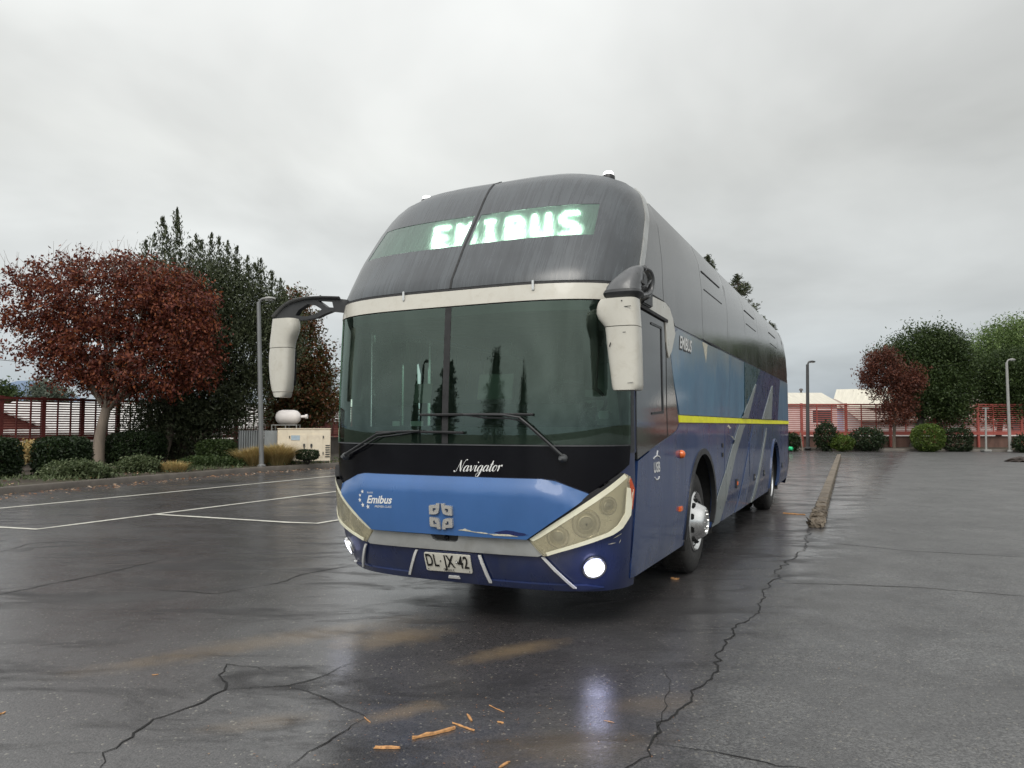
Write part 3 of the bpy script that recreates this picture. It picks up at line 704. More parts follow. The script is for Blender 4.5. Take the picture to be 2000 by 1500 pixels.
# sides -------------------------------------------------------------
def arc(cx, cz, r, a0, a1, n=14): return [(cx + r * math.cos(math.radians(a0 + (a1 - a0) * i / n)), cz + r * math.sin(math.radians(a0 + (a1 - a0) * i / n))) for i in range(n + 1)]
W1, W2, WZ, AR = 2.98, 9.36, .55, .67
for sg in (1, -1):
    c0 = .62
    # front corner panel under the driver window
    patch('front_corner_panel', SYZ([(c0, .37), (2.26, .375), (2.26, 1.515), (1.955, 1.515), (1.94, 1.50), (1.85, 1.45), (1.62, 1.405), (1.10, 1.325), (c0, 1.235)], sg), M['side_navy'], bus, .008, .04, .12)
    def archp(y0, y1, cy):
        a = arc(cy, WZ, AR, 195, -15)
        return [(y0, .375), (a[0][0], .375)] + a + [(a[-1][0], .375), (y1, .375), (y1, 1.515), (y0, 1.515)]
    patch('wheel_arch_panel', SYZ(archp(2.272, 4.285, W1), sg), M['side_navy'], bus, .006, .04, .12)
    for y0, y1 in ((4.30, 6.16), (6.175, 8.10)):
        patch('luggage_hatch', SYZ([(y0, .375), (y1, .375), (y1, 1.515), (y0, 1.515)], sg), M['side_navy'], bus, .008, .04, .2)
    patch('wheel_arch_panel', SYZ(archp(8.115, 10.35, W2), sg), M['side_navy'], bus, .006, .04, .12)
    patch('engine_hatch', SYZ([(10.365, .39), (11.70, .42), (11.76, 1.515), (10.365, 1.515)], sg), M['side_navy'], bus, .008, .04, .2)
    for cy in (W1, W2):
        a1 = arc(cy, WZ, AR + .045, 190, -10, 20); a2 = arc(cy, WZ, AR - .012, -10, 190, 20)
        patch('wheel_arch_lip', SYZ(a1 [::-1] + a2[::-1], sg), M['black_plastic'] if cy == W1 else M['livery_mid'], bus, .022, .05, .1)
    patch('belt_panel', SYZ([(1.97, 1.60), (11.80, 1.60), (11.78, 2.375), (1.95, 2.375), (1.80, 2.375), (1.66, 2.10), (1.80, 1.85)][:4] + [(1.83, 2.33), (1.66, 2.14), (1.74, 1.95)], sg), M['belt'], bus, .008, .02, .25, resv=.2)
    patch('yellow_stripe', SYZ([(1.95, 1.528), (11.83, 1.528), (11.83, 1.592), (1.94, 1.592)], sg), M['yellow'], bus, .012, .01, .3)
    # upper dark glazing in panes with seams
    seams = [1.43, 3.09, 4.62, 6.05, 7.45, 8.9, 10.35, 11.45]
    zt = list(np.linspace(2.40, 3.40, 6))
    fr = [(sC(2.545) + .10, 2.56), (sC(2.9) + .10, 2.9), (sC(3.2) + .10, 3.2), (sC(3.36) + .13, 3.36), (sC(3.40) + .22, 3.41)]
    y14 = [(sY(1.425, q), q) for q in (3.41, 3.2, 2.9, 2.56)]
    p0 = fr[:1] + y14[::-1] + fr[:0:-1]
    if sg < 0: p0 = [(-a, b) for a, b in p0][::-1]
    patch('upper_side_glass', p0, M['side_dark_glass'], bus, .008, .02, .12)
    for i in range(len(seams) - 1):
        a, b = seams[i] + .006, seams[i + 1] - .006
        bot = [(a, 2.395), (b, 2.395)] if i else [(a, 2.56), (1.60, 2.54), (1.72, 2.46), (1.84, 2.395), (b, 2.395)]
        patch('upper_side_glass', SYZ(bot + [(b, 2.9), (b, 3.2), (b, 3.41), (a, 3.41), (a, 3.2), (a, 2.9)], sg), M['side_dark_glass'], bus, .008, .02, .3, resv=.15)
    # rear slanting corner glass
    patch('rear_corner_glass', [(sg * (ring_table(z)[0][90] - d), z) for z, d in ((2.395, .33), (3.38, .33), (3.38, -.12), (2.395, -.12))][::-sg], M['side_dark_glass'], bus, .008, .02, .12)
    # hinged quarter windows drawn by their black gaskets
    for y0, y1, z in ((3.22, 4.28, 2.95), (3.20, 4.26, 3.145), (6.2, 7.2, 2.95), (6.2, 7.2, 3.145), (9.0, 10.0, 2.95), (9.0, 10.0, 3.145)):
        patch('window_gasket', SYZ([(y0, z), (y1, z), (y1, z + .012), (y0, z + .012)], sg), M['rubber'], bus, .011, .006, .4)
    # driver / door window area
    blk = [(.60, 1.25), (1.08, 1.335), (1.60, 1.415), (1.83, 1.46), (1.93, 1.52), (1.82, 1.75), (1.72, 1.95), (1.62, 2.16), (1.50, 2.395), (.60, 2.395)]
    if sg > 0:
        patch('driver_window', SYZ(blk), M['driver_glass'], bus, .010, .02, .12)
        patch('window_slider_frame', SYZ(round_poly([(1.00, 1.585), (1.37, 1.60), (1.34, 2.325), (1.00, 2.325), (1.00, 2.305), (1.31, 2.305), (1.335, 1.62), (1.00, 1.605)], .01)), M['black_plastic'], bus, .016, .01, .1)
        patch('window_seam', SYZ([(1.50, 1.40), (1.507, 1.40), (1.49, 2.39), (1.483, 2.39)]), M['rubber'], bus, .013, .01, .3)
        patch('gutter', SYZ([(.70, 2.395), (1.50, 2.380), (1.50, 2.405), (.70, 2.42)]), M['rubber'], bus, .028, .03, .1)
    else:
        patch('door_window', SYZ([(.60, 1.36), (1.70, 1.46), (1.62, 2.395), (.60, 2.395)], -1), M['door_glass'], bus, .010, .006, .12)
    # cream corner: runs back from the front band, turns down to a point
    cc = [(.58, 2.403), (1.44, 2.395), (1.47, 2.30), (1.49, 2.16), (1.55, 2.08), (1.66, 2.15), (1.80, 2.32), (1.72, 2.44), (1.60, 2.52), (1.45, 2.545), (.58, 2.522)]
    patch('cream_corner', SYZ(cc, sg), M['cream'], bus, .019, .03, .08)
# white chip under the first long pane
patch('paint_chip', SYZ(rag([(3.02, 2.37), (3.30, 2.37), (3.26, 2.30), (3.2, 2.16), (3.12, 2.28)], .01, 9)), M['scratch'], bus, .010, .002, .1)
patch('glass_damage', SYZ(rag([(3.0, 2.40), (3.5, 2.385), (4.1, 2.40), (3.5, 2.41)], .008, 2)), M['rubber'], bus, .0125, .004, .2)
patch('panel_scuff', SYZ(rag([(4.42, 1.49), (4.52, 1.505), (4.75, 1.47), (4.6, 1.46)], .012, 4)), M['scratch'], bus, .0102, .002, .1)
patch('panel_scuff', SYZ(rag([(4.45, 1.395), (4.8, 1.36), (4.9, 1.32), (4.7, 1.37)], .01, 6)), M['scratch'], bus, .0102, .002, .1)
# livery stripes
patch('livery_field', SYZ([(5.79, 1.602), (6.05, 1.87), (6.86, 2.10), (7.47, 2.372), (5.85, 2.372)][:5]), M['livery_teal'], bus, .020, .008, .25)
patch('livery_field', SYZ([(6.06, 1.602), (9.70, 1.602), (10.25, 2.372), (7.47, 2.372), (6.90, 2.10)]), M['livery_navy'], bus, .020, .008, .25)
patch('livery_stripe', SYZ([(5.50, 1.602), (6.05, 1.602), (6.92, 2.11), (6.87, 2.125)]), M['livery_grey'], bus, .027, .008, .1)
patch('livery_stripe', SYZ([(7.55, 1.602), (8.72, 1.602), (9.02, 2.20), (8.85, 2.18)]), M['livery_grey'], bus, .027, .008, .1)
patch('livery_stripe', SYZ([(4.306, .985), (4.43, 1.07), (5.11, 1.43), (5.33, 1.512), (5.83, 1.512), (5.66, 1.46), (4.92, 1.10), (4.48, .78), (4.306, .60)]), M['livery_grey'], bus, .020, .008, .1)
patch('livery_stripe', SYZ([(3.70, .60), (3.78, .72), (3.97, .82), (4.283, .975), (4.283, .58), (4.10, .38), (3.66, .38)]), M['livery_grey'], bus, .016, .006, .1)
patch('livery_stripe', SYZ([(6.60, .38), (6.85, .38), (8.08, 1.36), (8.08, 1.46)]), M['livery_grey'], bus, .020, .008, .15)
patch('livery_field', SYZ([(5.20, .38), (5.95, .38), (6.14, .72), (6.14, 1.20)]), M['livery_mid'], bus, .017, .006, .15)
patch('livery_field', SYZ([(6.20, .78), (7.3, 1.512), (6.62, 1.512), (6.20, 1.25)]), M['livery_mid'], bus, .017, .006, .15)
# side lettering
text_mesh('EMIBUS', .16, 'side_name', lambda u, v: surf(sY(2.0 + u, 2.24), 2.215 + v, .0102), M['white'], bus, bold=.004, sx=.95, shear=.15, align='LEFT')
text_mesh('EMIBUS', .16, 'side_name_shadow', lambda u, v: surf(sY(1.975 + u, 2.24), 2.205 + v, .0094), M['letter_black'], bus, bold=.012, sx=.95, shear=.15, align='LEFT')
text_mesh('USB', .115, 'usb_mark', lambda u, v: surf(sY(1.15 + u, 1.14), 1.125 + v, .0102), M['white'], bus, bold=.003, sx=1.0)
mb = MB()
for zc, w in ((1.225, .17), (1.095, .12)):
    P = [surf(sY(1.15 + math.cos(a) * w * .6, zc), zc + math.sin(a) * .03 * (1 if zc > 1.15 else -1), .0104) for a in np.linspace(.3, math.pi - .3, 9)]
    mb.tube(P, .005, 4)
mb.tube([surf(sY(1.15, 1.26), 1.255, .0104), surf(sY(1.18, 1.28), 1.295, .0104)], .005, 4)
mb.build('usb_arc', M['white'], bus)
# side lamps, handles
p = surf(sY(1.98, 1.24), 1.24, .01); mb = MB(); mb.lathe([(.038, 0), (.038, .015), (.03, .032), (.012, .042)], p, 'x', 20); mb.build('side_indicator', M['orange'], bus)
p = surf(sY(1.96, .75), .75, .012); mb = MB(); mb.box(p, (.03, .10, .045), bev=.006); mb.build('side_reflector', M['orange'], bus)
for y in (6.7, 7.8, 10.45):
    p = surf(sY(y, .74), .74, .010); mb = MB(); mb.box(p, (.016, .13, .10), bev=.005); o = mb.build('hatch_lock', M['black_plastic'], bus)
    mb = MB(); mb.box(p + Vector((.009, 0, .0)), (.01, .07, .03), bev=.003); mb.build('lock_handle', M['chrome'], o)
p = surf(sY(5.08, .76), .76, .010); mb = MB(); mb.box(p, (.02, .14, .12), bev=.006); o = mb.build('side_marker_lamp', M['black_plastic'], bus)
mb = MB(); mb.box(p + Vector((.01, .02, 0)), (.014, .06, .05), bev=.004); mb.build('marker_glass', M['orange'], o)
for z in (1.27, 1.16): 
    p = surf(sY(4.10, z), z, .010); mb = MB(); mb.box(p, (.012, .09, .05), bev=.004); mb.build('hatch_keyhole', M['black_plastic'], bus)
mb = MB(); mb.box((1.20, 12.02, .85), (.10, .03, .2), bev=.01); mb.build('tail_lamp', M['red_lens'], bus)
mb = MB(); mb.box((-1.2, 12.0, .85), (.06, .06, .2), bev=.01); mb.build('tail_lamp', M['red_lens'], bus)

# underbody, wheels --------------------------------------------------
mb = MB(); mb.box((0, 6.4, 1.285), (2.5, 11.0, .03)); mb.box((0, 1.5, .80), (2.36, 1.5, .9)); mb.box((0, 6.15, .80), (2.44, 3.9, .80)); mb.box((0, 11.0, .85), (2.4, 1.7, .8)); mb.box((0, 6.1, .85), (1.1, 10.5, .8)); 
mb.box((0, W1, .50), (2.0, .16, .16)); mb.box((0, W2, .52), (2.0, .25, .25)); mb.build('chassis', M['under'], bus, False)
M['tyre'] = simple('tyre_rubber', (.028, .027, .026), .75, 0, .35, 18, dirt=(.07, .065, .058), dirt_amt=.5, bump=.15)
def wheel(sg, y, rear):
    xo = 1.225 * sg; c = Vector((xo, y, .52)); R_ = .52
    mb = MB(); d = -sg
    prof = [(.30, 0.02), (.33, 0.0), (.40, -.005), (.455, .004), (.49, .018), (.512, .035), (.52, .055), (.52, .14), (.52, .245), (.50, .28), (.40, .29), (.31, .28)]
    mb.lathe([(r, d * h) for r, h in prof], c, 'x', 48)
    if rear: mb.lathe([(r, d * (h + .33)) for r, h in prof], c, 'x', 32)
    for k in range(60):                                            # tread blocks
        a = 2 * math.pi * k / 60; q = Matrix.Rotation(a, 3, 'X')
        for h in (.085, .15, .215): mb.box(c + q @ Vector((d * h, 0, .521)), (.05, .034, .012), q)
    w = mb.build('wheel', M['tyre'], bus, True, .7)
    mb = MB()
    if rear: pr = [(.305, .03), (.30, .005), (.285, .0), (.275, .02), (.262, .10), (.20, .13), (.15, .12), (.13, .06), (.11, .03), (.04, .02)]
    else: pr = [(.305, .03), (.303, .002), (.290, -.012), (.278, -.004), (.262, .022), (.225, .018), (.185, -.03), (.155, -.085), (.140, -.105), (.125, -.112), (.118, -.104), (.06, -.104), (.03, -.110)]
    mb.lathe([(r, d * h) for r, h in pr], c, 'x', 48); rim = mb.build('rim', M['chrome'], w, True, .5)
    mb = MB()
    for k in range(10):
        a = 2 * math.pi * k / 10; q = Matrix.Rotation(a, 3, 'X')
        if rear: mb.box(c + q @ Vector((d * .118, 0, .225)), (.02, .055, .035), q)
        else: mb.box(c + q @ Vector((d * .003, 0, .212)), (.06, .060, .026), q, bev=.008)
    mb.build('rim_slots', M['under'], rim)
    mb = MB()
    for k in range(10):
        a = 2 * math.pi * (k + .5) / 10; q = Matrix.Rotation(a, 3, 'X')
        r_ = .17 if rear else .105
        mb.lathe([(.010, 0), (.010, -d * .010), (.006, -d * .013)], c + q @ Vector((d * (.12 if rear else -.104), 0, r_)), 'x', 6)
    mb.build('wheel_nuts', M['chrome'], rim)
for sg in (1, -1):
    wheel(sg, W1, False); wheel(sg, W2, True)
for sg in (1, -1):
    for cy in (W1, W2):                                            # wheelhouse liners
        mb = MB(); pts = arc(cy, WZ, AR + .03, 200, -20, 16)
        vs = [(sg * 1.26, a, b) for a, b in pts] + [(sg * .72, a, b) for a, b in pts]; n = len(pts)
        mb.add(vs, [(i, i + 1, i + 1 + n, i + n) for i in range(n - 1)]); mb.build('wheelhouse', M['under'], bus)

# wipers -------------------------------------------------------------
def wiper(pts, blade, piv):
    f = lambda x, z, o: surf(sX(x, z), z, o)
    mb = MB(); P = [f(x, z, .05) for x, z in pts]; mb.tube(P, [.013] + [.009] * (len(P) - 1), 6)
    P = [f(x + .012, z - .022, .05) for x, z in pts[1:-1]]; mb.tube([f(pts[0][0], pts[0][1] - .01, .05)] + P + [f(pts[-1][0], pts[-1][1], .05)], .0055, 5)
    o = mb.build('wiper', M['black_plastic'], bus)
    mb = MB(); mb.tube([f(x, z, .036) for x, z in blade], .010, 6); mb.tube([f(x, z, .022) for x, z in blade], .006, 4); mb.build('wiper_blade', M['rubber'], o)
    mb = MB(); c = f(*piv, .01); mb.lathe([(.03, 0), (.03, -.03), (.018, -.05), (.012, -.07)], c, 'y', 14); mb.build('wiper_pivot', M['grey_plastic'], o)
wiper([(-.985, 1.252), (-.80, 1.335), (-.60, 1.432), (-.40, 1.452), (-.20, 1.458)], [(-.62, 1.445), (-.3, 1.452), (0, 1.450), (.17, 1.446)], (-.985, 1.25))
wiper([(.915, 1.285), (.80, 1.40), (.69, 1.50), (.62, 1.555), (.50, 1.574), (.30, 1.578), (.18, 1.578)], [(-.21, 1.580), (.1, 1.580), (.4, 1.580), (.715, 1.577)], (.92, 1.27))
mb = MB(); mb.tube([surf(sX(x, 1.357), 1.357, .010) for x in np.linspace(-1.28, 1.28, 30)], .005, 4); mb.build('panel_seam_trim', M['grey_plastic'], bus)

# mirrors ------------------------------------------------------------
def sq_section_body(mb, secs, n=20, p=3.2):
    """secs: (centre, half-width x, half-depth y) stacked down z; superellipse sections"""
    vs = []; fs = []
    for c, a, b in secs:
        for k in range(n):
            t = 2 * math.pi * k / n; ct, st = math.cos(t), math.sin(t)
            vs.append(Vector(c) + Vector((a * math.copysign(abs(ct) ** (2 / p), ct), b * math.copysign(abs(st) ** (2 / p), st), 0)))
    for i in range(len(secs) - 1):
        for k in range(n):
            a = i * n + k; b = i * n + (k + 1) % n; fs.append((a, b, b + n, a + n))
    fs.append(list(range(n))[::-1]); fs.append([(len(secs) - 1) * n + k for k in range(n)])
    mb.add(vs, fs)
# image-left mirror (kerb side)
mb = MB(); y0 = .05
L1 = [(-1.735, -1.490, 2.405), (-1.745, -1.475, 2.36), (-1.752, -1.478, 2.30), (-1.757, -1.50, 2.255), (-1.762, -1.525, 2.20), (-1.763, -1.528, 2.16)]
L2 = [(-1.760, -1.529, 2.155), (-1.770, -1.528, 2.10), (-1.768, -1.530, 2.0), (-1.755, -1.535, 1.90), (-1.735, -1.545, 1.82), (-1.718, -1.555, 1.785)]
L3 = [(-1.717, -1.556, 1.78), (-1.705, -1.565, 1.75), (-1.685, -1.58, 1.738)]
def mk(rows, dep): return [(((a + b) / 2 + .012, y0, z), (b - a) / 2 * .93, dep * .85) for a, b, z in rows]

sq_section_body(mb, mk(L1, .085)); mirror_l = mb.build('wing_mirror', M['cream'], bus)
mb = MB(); sq_section_body(mb, mk(L2, .083)); mb.build('mirror_shell', M['cream'], mirror_l)
mb = MB(); sq_section_body(mb, mk(L3, .078)); mb.build('mirror_cap', M['cream'], mirror_l)
mb = MB(); mb.box((-1.645, y0 + .086, 1.99), (.18, .008, .30), bev=.003); mb.build('mirror_glass', M['driver_glass'], mirror_l)
out = [(-1.765, 2.420), (-1.735, 2.472), (-1.67, 2.530), (-1.59, 2.568), (-1.50, 2.590), (-1.403, 2.597), (-1.237, 2.590), (-1.13, 2.575), (-1.10, 2.45), (-1.19, 2.468), (-1.279, 2.480), (-1.34, 2.458), (-1.40, 2.430), (-1.50, 2.412), (-1.74, 2.405)]
h1 = [(-1.400, 2.577), (-1.275, 2.566), (-1.262, 2.512), (-1.318, 2.516)]
h2 = [(-1.595, 2.452), (-1.565, 2.500), (-1.49, 2.548), (-1.42, 2.535), (-1.365, 2.500), (-1.41, 2.462), (-1.50, 2.440)]
V, T = cdt(out, [h1, h2], .05)
def arm_y(u): return .12 + (u + 1.8) * .30 if u > -1.6 else .06 + (u + 1.8) * .6
thick_patch('mirror_arm', V, T, lambda u, v: Vector((u, arm_y(u) - .025, v)), lambda u, v: Vector((u, arm_y(u) + .025, v)), M['black_plastic'], mirror_l)
mb = MB(); mb.tube(catmull([(-1.75, .05, 2.43), (-1.68, .09, 2.52), (-1.58, .14, 2.58), (-1.4, .20, 2.598), (-1.2, .26, 2.59)], 4), [(.028, .010)] * 17, 8, squash=(0, 1, 0)); mb.build('arm_cover', M['grey_plastic'], mirror_l)
# image-right mirror (driver side)
mb = MB(); y0 = .10
R1 = [(1.215, 1.470, 2.362), (1.196, 1.472, 2.335), (1.186, 1.474, 2.30), (1.186, 1.476, 2.265), (1.200, 1.478, 2.23), (1.228, 1.480, 2.195), (1.246, 1.481, 2.172)]
R2 = [(1.248, 1.482, 2.167), (1.255, 1.484, 2.10), (1.268, 1.486, 1.98), (1.283, 1.488, 1.86), (1.293, 1.489, 1.775), (1.297, 1.487, 1.750), (1.305, 1.478, 1.738)]
sq_section_body(mb, [(((a + b) / 2, y0, z), (b - a) / 2, .10) for a, b, z in R1], 24, 3.6); mirror_r = mb.build('wing_mirror', M['cream'], bus)
mb = MB(); sq_section_body(mb, [(((a + b) / 2, y0, z), (b - a) / 2, .098) for a, b, z in R2], 24, 3.6); mb.build('mirror_shell', M['cream'], mirror_r)
mb = MB(); mb.box((1.39, y0 + .10, 1.95), (.15, .008, .34), bev=.003); mb.build('mirror_glass', M['driver_glass'], mirror_r)
mb = MB(); sq_section_body(mb, [((1.36, y0 + .02, 2.425), .125, .10), ((1.36, y0 + .02, 2.405), .135, .11), ((1.36, y0 + .02, 2.385), .125, .105), ((1.36, y0 + .02, 2.363), .10, .09)], 24, 3)
mb.build('mirror_collar', M['black_plastic'], mirror_r)
# arm: a hood leaning back from the collar to the body, the shade of its outer opening painted as a black block
mb = MB(); sq_section_body(mb, [((1.358, .12, 2.420), .122, .100), ((1.362, .13, 2.455), .116, .100), ((1.378, .15, 2.50), .100, .098), ((1.398, .18, 2.545), .078, .090), ((1.420, .21, 2.585), .056, .078), ((1.432, .23, 2.605), .036, .060), ((1.436, .235, 2.612), .014, .03)], 24, 2.6)
mb.build('mirror_arm', M['grey_plastic'], mirror_r)
mb = MB(); mb.box((1.452, .19, 2.515), (.035, .11, .12), Matrix.Rotation(-.35, 3, 'Y'), bev=.015); mb.build('arm_opening_shade', M['letter_black'], mirror_r)
mb = MB()
mb.tube(catmull([(1.45, .27, 2.61), (1.485, .36, 2.60), (1.49, .42, 2.54), (1.475, .40, 2.45), (1.45, .27, 2.41)], 4), .013, 8)
mb.tube(catmull([(1.46, .30, 2.61), (1.44, .5, 2.60), (1.40, .66, 2.56), (1.32, .74, 2.52)], 4), .022, 8)
mb.tube(catmull([(1.46, .22, 2.40), (1.45, .42, 2.44), (1.40, .6, 2.46), (1.32, .72, 2.46)], 4), .020, 8)
mb.tube([(1.47, .30, 2.47), (1.45, .50, 2.56)], .008, 6); mb.build('arm_brace', M['grey_plastic'], mirror_r)
mb = MB(); mb.box((1.325, .82, 2.545), (.04, .26, .24), bev=.01); mb.build('arm_mount', M['black_plastic'], mirror_r)
for c, sz, ro_ in (((1.30, y0 - .098, 2.045), (.006, .003, .030), .3), ((1.40, y0 - .098, 2.125), (.020, .003, .003), 0), ((1.425, y0 - .100, 2.298), (.045, .003, .004), -.03), ((1.385, y0 - .100, 2.338), (.008, .003, .008), .5), ((1.44, y0 - .098, 1.785), (.04, .003, .002), -.1)):
    mb = MB(); mb.box(c, sz, Matrix.Rotation(ro_, 3, 'Y')); mb.build('scuff_mark', M['under'], mirror_r)

# interior seen through the windscreen ------------------------------
mb = MB(); P = [(-1.15, 1.30), (1.15, 1.30)]
pr = []
for x in np.linspace(-1.18, 1.18, 13):
    for dy_, z in ((.10, 1.40), (.30, 1.47), (.55, 1.50), (.62, 1.44), (.66, 1.31)):
        xx, yy = ring(sX(x, 1.45), 1.45); pr.append((x, yy + dy_ - .04, z))
fs = [(i * 5 + j, i * 5 + j + 1, (i + 1) * 5 + j + 1, (i + 1) * 5 + j) for i in range(12) for j in range(4)]
mb.add(pr, fs); mb.build('dashboard', M['interior'], bus)
mb = MB(); mb.box((.62, .78, 1.56), (.55, .25, .22), bev=.05); mb.build('instrument_hood', M['interior'], bus)
mb = MB(); c = Vector((.70, .98, 1.72)); q = Matrix.Rotation(math.radians(-35), 3, 'X')
mb.tube([c + q @ Vector((.23 * math.cos(a), .23 * math.sin(a), 0)) for a in np.linspace(0, 2 * math.pi, 33)], .016, 6); mb.tube([c + q @ Vector((-.22, 0, 0)), c + q @ Vector((.22, 0, 0))], .014, 6); mb.tube([c, c + q @ Vector((0, 0, -.35))], .03, 6)
mb.build('steering_wheel', M['interior'], bus)
def seat(x, y, z, m, par=bus):
    mb = MB(); mb.box((x, y, z), (.50, .48, .16), bev=.05); mb.box((x, y + .25, z + .42), (.48, .14, .75), Matrix.Rotation(.15, 3, 'X').inverted(), bev=.05); mb.box((x, y + .30, z + .86), (.30, .11, .2), bev=.04); mb.build('seat', m, par)
seat(.72, 1.5, 1.28, M['interior_grey'])
for r_ in range(3):
    for x in (-.95, -.42, .42, .95): seat(x, 2.6 + r_ * .9, 1.50, M['interior_grey'])
mb = MB(); mb.box((.1, 2.15, 1.50), (2.3, .04, .45)); mb.box((0, 6, 3.35), (2.3, 9, .03)); mb.build('partition', M['interior'], bus, False)
mb = MB(); mb.box((0, 1.35, 2.47), (2.36, 1.9, .03)); mb.build('cab_ceiling', M['interior_grey'], bus, False)
for x, y in ((-1.10, .62), (-.72, 1.25), (-1.14, 1.62)):
    mb = MB(); mb.tube([(x, y, 1.3), (x, y, 2.35)], .022, 8); mb.build('grab_pole', M['chrome'], bus)
mb = MB(); mb.tube([(-1.05, .60, 2.25), (-.72, .8, 2.25)], .02, 8); mb.box((-.93, .52, 2.02), (.02, .25, .5)); mb.build('door_frame', M['chrome'], bus)
mb = MB(); mb.box((.26, .34, 1.80), (.30, .006, .20), Matrix.Rotation(-.2, 3, 'X')); mb.box((-.40, .34, 1.76), (.16, .006, .16), Matrix.Rotation(-.2, 3, 'X')); mb.build('windscreen_card', simple('pale_card', (.17, .19, .17), .7, 0, .15, 5), bus)
mb = MB(); mb.box((-.62, .28, 1.515), (.07, .006, .04)); mb.box((-.42, .28, 1.515), (.12, .006, .04)); mb.box((1.08, .52, 1.58), (.09, .06, .06), bev=.01); mb.build('dashboard_card', M['paper'], bus)
mb = MB()
for k in range(60):
    a = rnd.uniform(0, 6.28); r_ = rnd.uniform(.02, .07); zq = 1.46 + rnd.uniform(0, .20)
    mb.box((.98 + r_ * math.cos(a), .42 + r_ * math.sin(a) * .6, zq), (.03, .02, .03), Matrix.Rotation(a, 3, 'Z'))
mb.build('dashboard_plush', M['letter_black'], bus)
for x, z0, z1 in ((-1.03, 1.72, 2.22), (1.06, 1.76, 2.30)):
    mb = MB(); xx, yy = ring(sX(x, 2.0), 2.0); sq_section_body(mb, [((x, yy + .10, z1), .055, .03), ((x, yy + .10, (z0 + z1) / 2), .065, .035), ((x, yy + .10, z0), .045, .03)], 16, 3); mb.tube([(x, yy + .10, z1), (x + (.05 if x > 0 else -.05), yy + .12, 2.42)], .03, 8); mb.build('inner_mirror', M['letter_black'], bus)
